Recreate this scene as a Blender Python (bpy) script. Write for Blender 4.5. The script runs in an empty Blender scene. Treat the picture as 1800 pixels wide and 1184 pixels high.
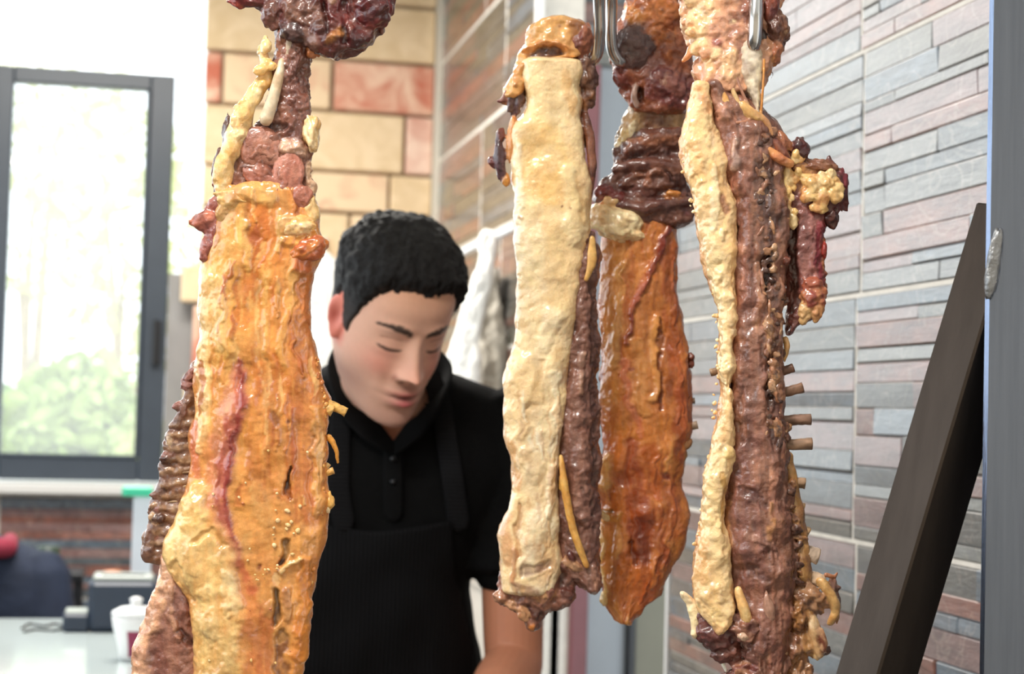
import bpy, math, random
import numpy as np
from mathutils import Vector, Matrix

# ------------------------------------------------------------------ camera, world, light, exposure
SC = bpy.context.scene
COL = SC.collection
FPX = 3000.0
PITCH, ROLL, YAW = math.radians(2.47), math.radians(1.54), math.radians(12.0)
CAM = np.array([0.0, 0.0, 1.45])
_f = np.array([math.sin(YAW) * math.cos(PITCH), math.cos(YAW) * math.cos(PITCH), math.sin(PITCH)])
_r0 = np.array([math.cos(YAW), -math.sin(YAW), 0.0])
_u0 = np.cross(_r0, _f)
RGT = math.cos(ROLL) * _r0 + math.sin(ROLL) * _u0
UPV = -math.sin(ROLL) * _r0 + math.cos(ROLL) * _u0
FWD = _f

cam_data = bpy.data.cameras.new('camera')
cam = bpy.data.objects.new('camera', cam_data)
COL.objects.link(cam)
cam.matrix_world = Matrix(((RGT[0], UPV[0], -FWD[0], CAM[0]), (RGT[1], UPV[1], -FWD[1], CAM[1]),
                           (RGT[2], UPV[2], -FWD[2], CAM[2]), (0, 0, 0, 1)))
cam_data.sensor_width = 36.0
cam_data.lens = 36.0 * FPX / 1800.0
cam_data.clip_start = 0.05
cam_data.dof.use_dof = True
cam_data.dof.focus_distance = 1.33
cam_data.dof.aperture_fstop = 8.5
SC.camera = cam

SC.view_settings.view_transform = 'Standard'
SC.view_settings.look = 'None'
SC.view_settings.gamma = 1.0
SC.view_settings.use_curve_mapping = False
SC.view_settings.exposure = 0.35

world = bpy.data.worlds.new('world')
SC.world = world
world.use_nodes = True
_bg = world.node_tree.nodes['Background']
_bg.inputs[0].default_value = (0.86, 0.94, 1.0, 1)
_bg.inputs[1].default_value = 2.6


def lamp_area(name, loc, target, sx, sy, power, col):
    l = bpy.data.lights.new(name, 'AREA')
    l.shape = 'RECTANGLE'; l.size = sx; l.size_y = sy; l.energy = power; l.color = col
    o = bpy.data.objects.new(name, l)
    COL.objects.link(o)
    o.location = loc
    d = Vector(target) - Vector(loc)
    o.rotation_euler = d.to_track_quat('-Z', 'Y').to_euler()
    return o


# unseen area lights added to brighten: one over the hanging rail, one over the counter
lamp_area('overhead_fill_light', (-0.55, 0.45, 2.86), (-0.55, 0.45, 0), 0.6, 0.3, 34, (1.0, 0.95, 0.88))
lamp_area('overhead_fill_light', (-0.2, 3.9, 2.86), (-0.2, 3.9, 0), 1.2, 0.6, 60, (1.0, 0.95, 0.88))


def P(px, py, d):
    return CAM + FWD * d + RGT * ((px - 900) / FPX * d) - UPV * ((py - 592) / FPX * d)


def ray_plane(px, py, axis, val):
    """point where the sight line through a pixel meets the plane axis = val"""
    v = FWD + RGT * ((px - 900) / FPX) - UPV * ((py - 592) / FPX)
    t = (val - CAM[axis]) / v[axis]
    return CAM + v * t


# ------------------------------------------------------------------ numeric helpers
def lin(c):
    c = np.array(c, float) / 255.0
    return np.where(c <= 0.04045, c / 12.92, ((c + 0.055) / 1.055) ** 2.4)


def _hash(i, j, k, seed):
    n = (i * 374761393 + j * 668265263 + k * 1442695041 + seed * 974634777) & 0xFFFFFFFF
    n = ((n ^ (n >> 13)) * 1274126177) & 0xFFFFFFFF
    n = (n ^ (n >> 16)) & 0xFFFFFFFF
    return n.astype(np.float64) / 4294967295.0 * 2 - 1


def vnoise(p, seed=0):
    pi = np.floor(p).astype(np.int64)
    f = p - pi
    f = f * f * (3 - 2 * f)
    x, y, z = pi[:, 0], pi[:, 1], pi[:, 2]
    out = 0
    for dx in (0, 1):
        wx = f[:, 0] if dx else 1 - f[:, 0]
        for dy in (0, 1):
            wy = f[:, 1] if dy else 1 - f[:, 1]
            for dz in (0, 1):
                wz = f[:, 2] if dz else 1 - f[:, 2]
                out = out + wx * wy * wz * _hash(x + dx, y + dy, z + dz, seed)
    return out


def fbm(p, seed=0, octv=3, gain=0.5, stretch=(1, 1, 1)):
    p = p / np.array(stretch, float)
    a, s, out = 1.0, 1.0, 0
    for o in range(octv):
        out = out + a * vnoise(p * s + o * 17.3, seed + o)
        a *= gain; s *= 2.03
    return out


def sstep(a, b, x):
    t = np.clip((x - a) / (b - a), 0, 1)
    return t * t * (3 - 2 * t)


def herm(ys, vs, y):
    """smooth monotone-ish interpolation through rows"""
    ys = np.array(ys, float); vs = np.array(vs, float)
    if len(ys) < 3:
        return np.interp(y, ys, vs)
    h = np.diff(ys); dl = np.diff(vs) / h
    m = np.zeros(len(ys)); m[0] = dl[0]; m[-1] = dl[-1]
    for i in range(1, len(ys) - 1):
        m[i] = 0 if dl[i - 1] * dl[i] <= 0 else 2 * dl[i - 1] * dl[i] / (dl[i - 1] + dl[i])
    k = np.clip(np.searchsorted(ys, y) - 1, 0, len(ys) - 2)
    t = (y - ys[k]) / h[k]
    t2, t3 = t * t, t * t * t
    return ((2 * t3 - 3 * t2 + 1) * vs[k] + (t3 - 2 * t2 + t) * h[k] * m[k]
            + (-2 * t3 + 3 * t2) * vs[k + 1] + (t3 - t2) * h[k] * m[k + 1])


def seg_dist(x, y, pts, rs):
    """distance to a polyline divided by its local radius"""
    best = np.full(x.shape, 1e9)
    if len(pts) == 1:
        return np.hypot(x - pts[0][0], y - pts[0][1]) / rs[0]
    for i in range(len(pts) - 1):
        ax, ay = pts[i]; bx, by = pts[i + 1]
        L = (bx - ax) ** 2 + (by - ay) ** 2 + 1e-9
        t = np.clip(((x - ax) * (bx - ax) + (y - ay) * (by - ay)) / L, 0, 1)
        d = np.hypot(x - ax - t * (bx - ax), y - ay - t * (by - ay))
        best = np.minimum(best, d / (rs[i] + (rs[i + 1] - rs[i]) * t))
    return best


# ------------------------------------------------------------------ scene graph helpers
def mesh_obj(name, V, F, mat=None, parent=None, cols=None, smooth=True, base=None):
    """V (n,3) world metres; F list of index arrays (quads and/or tris)"""
    V = np.asarray(V, float)
    off = np.zeros(3)
    if parent is not None:
        off = np.array(WORLD_LOC.get(parent.name, (0, 0, 0)))
    elif base is not None:
        off = np.array(base)
    me = bpy.data.meshes.new(name)
    arrs = [np.asarray(f, np.int32) for f in (F if isinstance(F, list) and len(F) and getattr(F[0], 'ndim', 0) == 2 else [np.asarray(F)])]
    nl = sum(a.size for a in arrs); nf = sum(len(a) for a in arrs)
    me.vertices.add(len(V)); me.vertices.foreach_set('co', (V - off).astype(np.float32).ravel())
    me.loops.add(nl); me.loops.foreach_set('vertex_index', np.concatenate([a.ravel() for a in arrs]).astype(np.int32))
    me.polygons.add(nf)
    tot = np.concatenate([np.full(len(a), a.shape[1]) for a in arrs]).astype(np.int32)
    st = np.concatenate([[0], np.cumsum(tot)[:-1]]).astype(np.int32)
    me.polygons.foreach_set('loop_start', st)
    me.polygons.foreach_set('loop_total', tot)
    me.update(calc_edges=True)
    me.polygons.foreach_set('use_smooth', np.full(nf, bool(smooth)))
    if cols is not None:
        at = me.color_attributes.new('Col', 'FLOAT_COLOR', 'POINT')
        c4 = np.ones((len(V), 4), np.float32); c4[:, :3] = np.clip(cols, 0, 1)
        at.data.foreach_set('color', c4.ravel())
    me.validate()
    if mat is not None:
        me.materials.append(mat)
    o = bpy.data.objects.new(name, me)
    COL.objects.link(o)
    if parent is not None:
        o.parent = parent
        WORLD_LOC[o.name] = tuple(off)
    else:
        o.location = off
        WORLD_LOC[o.name] = tuple(off)
    return o


WORLD_LOC = {}


def empty(name, loc, label=None, cat=None, group=None, kind=None):
    o = bpy.data.objects.new(name, None)
    COL.objects.link(o)
    o.location = tuple(loc)
    o.empty_display_size = 0.05
    WORLD_LOC[o.name] = tuple(loc)
    tag(o, label, cat, group, kind)
    return o


def tag(o, label=None, cat=None, group=None, kind=None):
    if label: o['label'] = label
    if cat: o['category'] = cat
    if group: o['group'] = group
    if kind: o['kind'] = kind
    return o


def box_vf(c, h, R=None, bev=0.0):
    """bevelled box: centre, half sizes, optional 3x3 axes (rows)"""
    c = np.array(c, float); h = np.array(h, float)
    if bev <= 0:
        s = np.array([(x, y, z) for x in (-1, 1) for y in (-1, 1) for z in (-1, 1)], float) * h
        F = [(0, 1, 3, 2), (4, 6, 7, 5), (0, 4, 5, 1), (2, 3, 7, 6), (0, 2, 6, 4), (1, 5, 7, 3)]
        V = s
        Fs = [np.array(F)]
    else:
        V = []; idx = {}
        for sx in (-1, 1):
            for sy in (-1, 1):
                for sz in (-1, 1):
                    s = np.array((sx, sy, sz))
                    for a in range(3):
                        q = s * (h - bev); q[a] = s[a] * h[a]
                        idx[(sx, sy, sz, a)] = len(V); V.append(q)
        V = np.array(V); Q = []; T = []
        cyc = ((-1, -1), (1, -1), (1, 1), (-1, 1))
        for a in range(3):
            b, c2 = (a + 1) % 3, (a + 2) % 3
            for s in (-1, 1):
                f = []
                for (i, j) in (cyc if s > 0 else cyc[::-1]):
                    k = [0, 0, 0]; k[a] = s; k[b] = i; k[c2] = j
                    f.append(idx[(k[0], k[1], k[2], a)])
                Q.append(f)
            for i in (-1, 1):
                for j in (-1, 1):
                    k0 = [0, 0, 0]; k0[b] = i; k0[c2] = j
                    k1 = list(k0); k0[a] = -1; k1[a] = 1
                    f = [idx[(*k0, b)], idx[(*k1, b)], idx[(*k1, c2)], idx[(*k0, c2)]]
                    if i * j < 0: f = f[::-1]
                    Q.append(f)
        for sx in (-1, 1):
            for sy in (-1, 1):
                for sz in (-1, 1):
                    f = [idx[(sx, sy, sz, a)] for a in range(3)]
                    if sx * sy * sz < 0: f = f[::-1]
                    T.append(f)
        Fs = [np.array(Q), np.array(T)]
    if R is not None:
        V = V @ np.array(R, float)
    return V + c, Fs


def box(name, c, h, mat, parent=None, R=None, bev=0.0, smooth=False, base=None):
    V, F = box_vf(c, h, R, bev)
    return mesh_obj(name, V, F, mat, parent, smooth=smooth, base=base if (base is not None or parent is not None) else c)


def merge(parts):
    Vs, Fq, Ft, Cs, n = [], [], [], [], 0
    for p in parts:
        V, F = p[0], p[1]
        Vs.append(V)
        for f in F:
            f = np.asarray(f)
            (Fq if f.shape[1] == 4 else Ft).append(f + n)
        if len(p) > 2: Cs.append(p[2])
        n += len(V)
    F = []
    if Fq: F.append(np.concatenate(Fq))
    if Ft: F.append(np.concatenate(Ft))
    return np.concatenate(Vs), F, (np.concatenate(Cs) if Cs else None)


def tube_vf(pts, rad, N=12, ellipse=1.0, closed_caps=True, sub=1, up=(0.3, -0.9, 0.2)):
    """round tube through points with per-point radii (rounded ends)"""
    pts = np.array(pts, float)
    rad = np.array(rad if np.ndim(rad) else [rad] * len(pts), float)
    if sub > 1 and len(pts) > 2:
        t = np.arange(len(pts)); tt = np.linspace(0, len(pts) - 1, (len(pts) - 1) * sub + 1)
        pts = np.stack([herm(t, pts[:, k], tt) for k in range(3)], 1); rad = np.interp(tt, t, rad)
    tan = np.gradient(pts, axis=0); tan /= np.linalg.norm(tan, axis=1)[:, None] + 1e-12
    if closed_caps:
        e0 = [pts[0] - tan[0] * rad[0] * k for k in (0.98, 0.7)]; e1 = [pts[-1] + tan[-1] * rad[-1] * k for k in (0.7, 0.98)]
        pts = np.concatenate([e0, pts, e1])
        rad = np.concatenate([[rad[0] * 0.18, rad[0] * 0.71], rad, [rad[-1] * 0.71, rad[-1] * 0.18]])
        tan = np.concatenate([tan[:1], tan[:1], tan, tan[-1:], tan[-1:]])
    up = np.array(up, float)
    a = np.cross(tan, up); a /= np.linalg.norm(a, axis=1)[:, None] + 1e-9
    b = np.cross(tan, a)
    th = np.linspace(0, 2 * np.pi, N, endpoint=False)
    V = pts[:, None] + rad[:, None, None] * (np.cos(th)[None, :, None] * a[:, None] + ellipse * np.sin(th)[None, :, None] * b[:, None])
    return grid_close(V)


def grid_close(V):
    """V (M,N,3): rings closed around N, fanned at both ends"""
    M, N = V.shape[:2]
    i = np.arange(M - 1)[:, None]; j = np.arange(N)[None]
    j2 = (j + 1) % N
    F = np.stack([i * N + j, i * N + j2, (i + 1) * N + j2, (i + 1) * N + j], -1).reshape(-1, 4)
    flat = V.reshape(-1, 3)
    c0, c1 = V[0].mean(0), V[-1].mean(0)
    flat = np.concatenate([flat, [c0, c1]])
    j = np.arange(N); j2 = (j + 1) % N
    T0 = np.stack([np.full(N, M * N), j2, j], -1)
    T1 = np.stack([np.full(N, M * N + 1), (M - 1) * N + j, (M - 1) * N + j2], -1)
    return flat, [F, np.concatenate([T0, T1])]


# ------------------------------------------------------------------ materials
def new_mat(name):
    m = bpy.data.materials.new(name)
    m.use_nodes = True
    nt = m.node_tree
    return m, nt, nt.nodes['Principled BSDF']


def N_(nt, typ, **kw):
    n = nt.nodes.new(typ)
    for k, v in kw.items():
        if k.startswith('in_'):
            n.inputs[k[3:].replace('_', ' ')].default_value = v
        else:
            setattr(n, k, v)
    return n


def mat_plain(name, rgb, rough=0.6, metal=0.0, noise=0.0, nscale=20, bump=0.0, bscale=60, spec=0.5, stretch=None, coat=0):
    m, nt, b = new_mat(name)
    c = lin(rgb)
    b.inputs['Base Color'].default_value = (*c, 1)
    b.inputs['Roughness'].default_value = rough
    b.inputs['Metallic'].default_value = metal
    b.inputs['Specular IOR Level'].default_value = spec
    b.inputs['Coat Weight'].default_value = coat
    tc = N_(nt, 'ShaderNodeTexCoord')
    src = tc.outputs['Object']
    if stretch:
        mp = N_(nt, 'ShaderNodeMapping'); mp.inputs['Scale'].default_value = stretch
        nt.links.new(src, mp.inputs['Vector']); src = mp.outputs['Vector']
    if noise:
        n = N_(nt, 'ShaderNodeTexNoise'); n.inputs['Scale'].default_value = nscale; n.inputs['Detail'].default_value = 5
        nt.links.new(src, n.inputs['Vector'])
        r = N_(nt, 'ShaderNodeValToRGB')
        r.color_ramp.elements[0].color = (*(c * (1 - noise)), 1); r.color_ramp.elements[0].position = 0.3
        r.color_ramp.elements[1].color = (*np.clip(c * (1 + noise), 0, 1), 1); r.color_ramp.elements[1].position = 0.7
        nt.links.new(n.outputs['Fac'], r.inputs['Fac']); nt.links.new(r.outputs['Color'], b.inputs['Base Color'])
    if bump:
        n = N_(nt, 'ShaderNodeTexNoise'); n.inputs['Scale'].default_value = bscale; n.inputs['Detail'].default_value = 4
        nt.links.new(src, n.inputs['Vector'])
        bp = N_(nt, 'ShaderNodeBump'); bp.inputs['Strength'].default_value = bump; bp.inputs['Distance'].default_value = 0.01
        nt.links.new(n.outputs['Fac'], bp.inputs['Height']); nt.links.new(bp.outputs['Normal'], b.inputs['Normal'])
    return m


def mat_attr(name, rough=0.4, bumps=((300, 0.3, 0.002),), sss=0.0, sss_rgb=(1, 0.4, 0.2), sss_scale=0.004, coat=0.0, mott=0.15, mscale=180, rvar=0.15, spec=0.5, gain=1.0, brown=(), crough=0.18, sat=1.0):
    """material whose albedo is the mesh's colour attribute, with fine procedural grain"""
    m, nt, b = new_mat(name)
    at = N_(nt, 'ShaderNodeAttribute'); at.attribute_name = 'Col'
    tc = N_(nt, 'ShaderNodeTexCoord')
    n = N_(nt, 'ShaderNodeTexNoise'); n.inputs['Scale'].default_value = mscale; n.inputs['Detail'].default_value = 6
    n.inputs['Roughness'].default_value = 0.65
    nt.links.new(tc.outputs['Object'], n.inputs['Vector'])
    mr = N_(nt, 'ShaderNodeMapRange'); mr.inputs['From Min'].default_value = 0.25; mr.inputs['From Max'].default_value = 0.75
    mr.inputs['To Min'].default_value = gain * (1 - mott); mr.inputs['To Max'].default_value = gain * (1 + mott)
    nt.links.new(n.outputs['Fac'], mr.inputs['Value'])
    mx = N_(nt, 'ShaderNodeVectorMath', operation='SCALE')
    nt.links.new(at.outputs['Color'], mx.inputs[0]); nt.links.new(mr.outputs['Result'], mx.inputs['Scale'])
    colour = mx.outputs['Vector']
    for (bs, stz, tint, amt, dist) in brown:
        mp = N_(nt, 'ShaderNodeMapping'); mp.inputs['Scale'].default_value = (1, 1, stz)
        nt.links.new(tc.outputs['Object'], mp.inputs['Vector'])
        nb = N_(nt, 'ShaderNodeTexNoise'); nb.inputs['Scale'].default_value = bs; nb.inputs['Detail'].default_value = 5
        nb.inputs['Roughness'].default_value = 0.6; nb.inputs['Distortion'].default_value = dist
        nt.links.new(mp.outputs['Vector'], nb.inputs['Vector'])
        rb = N_(nt, 'ShaderNodeMapRange'); rb.inputs['From Min'].default_value = 0.47; rb.inputs['From Max'].default_value = 0.68
        rb.inputs['To Min'].default_value = 0; rb.inputs['To Max'].default_value = amt
        nt.links.new(nb.outputs['Fac'], rb.inputs['Value'])
        mm = N_(nt, 'ShaderNodeMixRGB', blend_type='MULTIPLY'); mm.inputs['Color2'].default_value = (*tint, 1)
        nt.links.new(rb.outputs['Result'], mm.inputs['Fac']); nt.links.new(colour, mm.inputs['Color1'])
        colour = mm.outputs['Color']
    if sat != 1.0:
        hs = N_(nt, 'ShaderNodeHueSaturation'); hs.inputs['Saturation'].default_value = sat
        nt.links.new(colour, hs.inputs['Color']); colour = hs.outputs['Color']
    nt.links.new(colour, b.inputs['Base Color'])
    rr = N_(nt, 'ShaderNodeMapRange'); rr.inputs['From Min'].default_value = 0.3; rr.inputs['From Max'].default_value = 0.7
    rr.inputs['To Min'].default_value = max(0.05, rough - rvar); rr.inputs['To Max'].default_value = rough + rvar
    n2 = N_(nt, 'ShaderNodeTexNoise'); n2.inputs['Scale'].default_value = 70; n2.inputs['Detail'].default_value = 4
    nt.links.new(tc.outputs['Object'], n2.inputs['Vector']); nt.links.new(n2.outputs['Fac'], rr.inputs['Value'])
    nt.links.new(rr.outputs['Result'], b.inputs['Roughness'])
    b.inputs['Specular IOR Level'].default_value = spec
    b.inputs['Coat Weight'].default_value = coat
    b.inputs['Coat Roughness'].default_value = crough
    if sss:
        b.inputs['Subsurface Weight'].default_value = sss
        b.inputs['Subsurface Radius'].default_value = sss_rgb
        b.inputs['Subsurface Scale'].default_value = sss_scale
    last = None
    for (sc, st, ds) in bumps:
        t = N_(nt, 'ShaderNodeTexNoise'); t.inputs['Scale'].default_value = sc; t.inputs['Detail'].default_value = 3
        nt.links.new(tc.outputs['Object'], t.inputs['Vector'])
        bp = N_(nt, 'ShaderNodeBump'); bp.inputs['Strength'].default_value = st; bp.inputs['Distance'].default_value = ds
        nt.links.new(t.outputs['Fac'], bp.inputs['Height'])
        if last: nt.links.new(last.outputs['Normal'], bp.inputs['Normal'])
        last = bp
    if last: nt.links.new(last.outputs['Normal'], b.inputs['Normal'])
    return m

# ------------------------------------------------------------------ room shell
rng = random.Random(7)
WX = 0.90                                   # right wall plane
YB = float(ray_plane(774, 250, 0, WX)[1])   # back wall plane (corner of brick pillar and right wall)
YE = float(ray_plane(1192, 600, 0, WX)[1])  # far end of the near stretch of the right wall
YF = float(ray_plane(947, 20, 0, WX)[1])    # where the right wall goes on beyond the doorway
Z_A = float(ray_plane(1524, 91, 0, WX)[2]); Z_B = float(ray_plane(1521, 510, 0, WX)[2]); Z_C = float(ray_plane(1505, 951, 0, WX)[2])
Y_G1 = float(ray_plane(1523, 300, 0, WX)[1]); Y_G2 = float(ray_plane(1503, 1050, 0, WX)[1])
TH = (Z_A - Z_C) / 2

M_plaster = mat_plain('white_plaster', (236, 234, 228), 0.8, noise=0.03, nscale=8)
M_ceiling = mat_plain('ceiling_paint', (238, 236, 230), 0.9)
M_floor = mat_plain('floor_stone', (104, 96, 88), 0.35, noise=0.15, nscale=6)
M_grout = mat_plain('pale_grout', (216, 210, 200), 0.7, noise=0.08, nscale=40)
M_mortar = mat_plain('sand_mortar', (176, 160, 136), 0.85, noise=0.1, nscale=60, bump=0.2)
M_backing = mat_plain('tile_backing', (104, 98, 92), 0.6)
M_trim = mat_plain('white_trim', (226, 226, 226), 0.35)
M_frame = mat_plain('anthracite_window_frame', (58, 66, 76), 0.35, noise=0.05)
M_black = mat_plain('black_plastic', (22, 24, 28), 0.35)


def slate(name, c0, c1, rough=0.36):
    m, nt, b = new_mat(name)
    tc = N_(nt, 'ShaderNodeTexCoord')
    mp = N_(nt, 'ShaderNodeMapping'); mp.inputs['Scale'].default_value = (1, 0.32, 1.5)
    nt.links.new(tc.outputs['Object'], mp.inputs['Vector'])
    n = N_(nt, 'ShaderNodeTexNoise'); n.inputs['Scale'].default_value = 34; n.inputs['Detail'].default_value = 7; n.inputs['Roughness'].default_value = 0.62
    nt.links.new(mp.outputs['Vector'], n.inputs['Vector'])
    r = N_(nt, 'ShaderNodeValToRGB')
    r.color_ramp.elements[0].color = (*lin(c0), 1); r.color_ramp.elements[0].position = 0.32
    r.color_ramp.elements[1].color = (*lin(c1), 1); r.color_ramp.elements[1].position = 0.68
    nt.links.new(n.outputs['Fac'], r.inputs['Fac'])
    # pale veins
    v = N_(nt, 'ShaderNodeTexNoise'); v.inputs['Scale'].default_value = 9; v.inputs['Detail'].default_value = 3; v.inputs['Distortion'].default_value = 1.2
    nt.links.new(tc.outputs['Object'], v.inputs['Vector'])
    vr = N_(nt, 'ShaderNodeValToRGB')
    vr.color_ramp.elements[0].position = 0.485; vr.color_ramp.elements[0].color = (0, 0, 0, 1)
    vr.color_ramp.elements[1].position = 0.5; vr.color_ramp.elements[1].color = (.16, .16, .16, 1)
    e = vr.color_ramp.elements.new(0.515); e.color = (0, 0, 0, 1)
    nt.links.new(v.outputs['Fac'], vr.inputs['Fac'])
    mx = N_(nt, 'ShaderNodeMixRGB'); mx.inputs['Color2'].default_value = (*lin((214, 200, 182)), 1)
    nt.links.new(vr.outputs['Color'], mx.inputs['Fac']); nt.links.new(r.outputs['Color'], mx.inputs['Color1'])
    nt.links.new(mx.outputs['Color'], b.inputs['Base Color'])
    b.inputs['Roughness'].default_value = rough
    b.inputs['Specular IOR Level'].default_value = 0.8
    b.inputs['Coat Weight'].default_value = 1.0; b.inputs['Coat Roughness'].default_value = 0.24; b.inputs['Coat IOR'].default_value = 1.65
    n2 = N_(nt, 'ShaderNodeTexNoise'); n2.inputs['Scale'].default_value = 55; n2.inputs['Detail'].default_value = 8; n2.inputs['Roughness'].default_value = 0.7
    nt.links.new(mp.outputs['Vector'], n2.inputs['Vector'])
    bp = N_(nt, 'ShaderNodeBump'); bp.inputs['Strength'].default_value = 0.6; bp.inputs['Distance'].default_value = 0.006
    nt.links.new(n2.outputs['Fac'], bp.inputs['Height']); nt.links.new(bp.outputs['Normal'], b.inputs['Normal'])
    return m


SLATES = [slate('slate_blue', (45, 56, 66), (90, 106, 120)), slate('slate_rust', (80, 38, 28), (136, 77, 57)),
          slate('slate_grey', (47, 46, 43), (92, 90, 84)), slate('slate_rose', (84, 54, 50), (130, 94, 89)),
          slate('slate_olive', (44, 42, 33), (87, 83, 70)), slate('slate_steel', (33, 38, 42), (68, 78, 85))]
SW = [5, 5, 3, 5, 2, 4]
SW_FAR = [2, 7, 3, 4, 5, 2]


def tile_panel(parent, org, ex, ez, nrm, w, h, rows, smin=0.16, SW=SW):
    """one ledge-stone tile: a backing slab with its raised strips of slate.
    org lower corner; ex, ez unit vectors along width and height; nrm outward normal"""
    org = np.array(org, float); ex = np.array(ex, float); ez = np.array(ez, float); nrm = np.array(nrm, float)
    R = np.array([ex, ez, nrm])
    t = box('tile', org + ex * w / 2 + ez * h / 2 + nrm * 0.002, (w / 2, h / 2, 0.002), M_backing, parent, R)
    hs = [rng.uniform(0.55, 1.5) for _ in range(rows)]
    s = sum(hs); z = 0.0
    last = -1
    for q in hs:
        hh = q / s * h
        cuts = [0.0]
        while cuts[-1] < w:
            step = rng.uniform(smin, smin * 2.6)
            cuts.append(cuts[-1] + step)
        cuts[-1] = w
        if len(cuts) > 2 and cuts[-1] - cuts[-2] < 0.05: cuts.pop(-2)
        k = rng.choices(range(6), SW)[0]
        while k == last: k = rng.choices(range(6), SW)[0]
        last = k
        for a, b2 in zip(cuts[:-1], cuts[1:]):
            kk = k if rng.random() < 0.75 else rng.choices(range(6), SW)[0]
            dp = rng.uniform(0.0035, 0.0065)
            g = 0.0007
            zt = z + rng.uniform(-0.001, 0.001)
            V, F = box_vf(org + ex * (a + b2) / 2 + ez * (zt + hh / 2) + nrm * (0.002 + dp / 2),
                          ((b2 - a) / 2 - g * 0.5, hh / 2 - g * rng.uniform(0.0, 0.7), dp / 2 + 0.001), R, 0.0016)
            # uneven split faces: lean each strip a little
            d = (V - org) @ nrm
            V = V + np.outer((d > 0.004) * ((V - org) @ ez - z - hh / 2) / hh * rng.uniform(-0.002, 0.003), nrm)
            o = mesh_obj('strip', V, F, SLATES[kk], t, smooth=False)
        z += hh
    return t


def struct(o):
    o['kind'] = 'structure'
    return o


# right wall, near stretch (carries the tiles seen at the right) and far stretch behind the man
wall_right = struct(box('wall_right', (WX + 0.06, (YE + 0.3) / 2 + 0.0, 1.45), (0.055, (YE - 0.3) / 2, 1.45), M_grout))
GW = 0.0030
courses = [Z_C - 2 * TH + i * TH for i in range(7)]
TW = 0.62
for ci, z0 in enumerate(courses):
    y0 = Y_G1 if ci % 2 == 1 else Y_G2
    edges = [YE - 0.004]
    y = y0 if y0 < YE else y0 - TW
    while True:
        edges.append(y)
        if y < 1.3: break
        y -= TW
    if z0 + TH > 2.35 or z0 < 0.55: continue
    box('grout_joint', (WX, (YE + 0.9) / 2, z0), (0.0048, (YE - 0.9) / 2 - 0.005, GW * 0.98), M_grout, wall_right)
    for yg in edges[1:-1]:
        box('grout_joint', (WX, yg, z0 + TH / 2), (0.0046, GW * 0.98, TH / 2 - GW), M_grout, wall_right)
    for a, b2 in zip(edges[1:], edges[:-1]):
        if b2 - a < 0.03: continue
        tile_panel(wall_right, (WX + 0.002, a + GW, z0 + GW), (0, 1, 0), (0, 0, 1), (-1, 0, 0), b2 - a - 2 * GW, TH - 2 * GW, 12, 0.22)
wall_right_far = struct(box('wall_right_far', (WX + 0.06, (YF + YB) / 2, 1.45), (0.055, (YB - YF) / 2, 1.45), M_grout))
for ci, z0 in enumerate([Z_C - TH + i * TH for i in range(6)]):
    e = [YF + 0.004, YF + 0.36 + 0.3 * (ci % 2), YB - 0.004]
    box('grout_joint', (WX, (YF + YB) / 2, z0), (0.0048, (YB - YF) / 2 - 0.03, 2 * GW), M_grout, wall_right_far)
    box('grout_joint', (WX, e[1], z0 + TH / 2), (0.0046, 2 * GW, TH / 2 - 2 * GW), M_grout, wall_right_far)
    for a, b2 in zip(e[:-1], e[1:]):
        tile_panel(wall_right_far, (WX + 0.002, a + 2 * GW, z0 + 2 * GW), (0, 1, 0), (0, 0, 1), (-1, 0, 0), b2 - a - 4 * GW, TH - 4 * GW, 9, 0.2, SW_FAR)
struct(box('trim_1', (WX + 0.001, YE + 0.004, 1.45), (0.010, 0.006, 1.45), M_trim))
struct(box('trim_2', (WX + 0.001, YF - 0.006, 1.45), (0.010, 0.008, 1.45), M_trim))

# doorway recess between the two stretches: its far side faces the camera
yr = YF + 0.02
xr = [float(ray_plane(p, 600, 1, yr)[0]) for p in (1000, 1030, 1046, 1108, 1121, 1215)]
wall_recess = struct(box('wall_recess', (1.55, yr + 0.10, 1.45), (0.60, 0.03, 1.45), M_grout))
struct(box('wall_recess_side', (2.2, (YE + yr) / 2, 1.45), (0.05, (yr - YE) / 2 + 0.2, 1.45), M_plaster))
for i in range(8):
    tile_panel(wall_recess, (WX + 0.10, yr + 0.068, Z_C - 2 * TH + i * TH), (1, 0, 0), (0, 0, 1), (0, -1, 0), 0.35, TH - 0.004, 9, 0.2)
M_maroon = mat_plain('maroon_frame', (112, 62, 66), 0.4, noise=0.1)
M_greyglass = mat_plain('grey_door_panel', (140, 146, 152), 0.25, noise=0.06, nscale=5)
M_olive = mat_plain('olive_door_panel', (118, 116, 100), 0.4, noise=0.08, nscale=6)
door = struct(empty('door_1', ((xr[1] + xr[5]) / 2, yr, 0.0)))
box('door_frame', ((xr[0] + xr[1]) / 2 + 0.012, yr - 0.01, 1.15), ((xr[1] - xr[0]) / 2, 0.03, 1.15), M_maroon, door, bev=0.004)
box('door_edge_strip', (xr[0] - 0.022, yr + 0.0, 1.15), (0.013, 0.02, 1.15), M_trim, door, bev=0.003)
box('door_panel', ((xr[1] + xr[3]) / 2 + 0.01, yr + 0.02, 1.15), ((xr[3] - xr[1]) / 2, 0.012, 1.15), M_greyglass, door, bev=0.003)
box('door_seal', ((xr[3] + xr[4]) / 2 + 0.008, yr + 0.005, 1.15), ((xr[4] - xr[3]) / 2, 0.025, 1.15), M_black, door, bev=0.003)
box('door_panel', ((xr[4] + xr[5]) / 2 + 0.008, yr + 0.02, 1.15), ((xr[5] - xr[4]) / 2, 0.012, 1.15), M_olive, door, bev=0.003)

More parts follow.
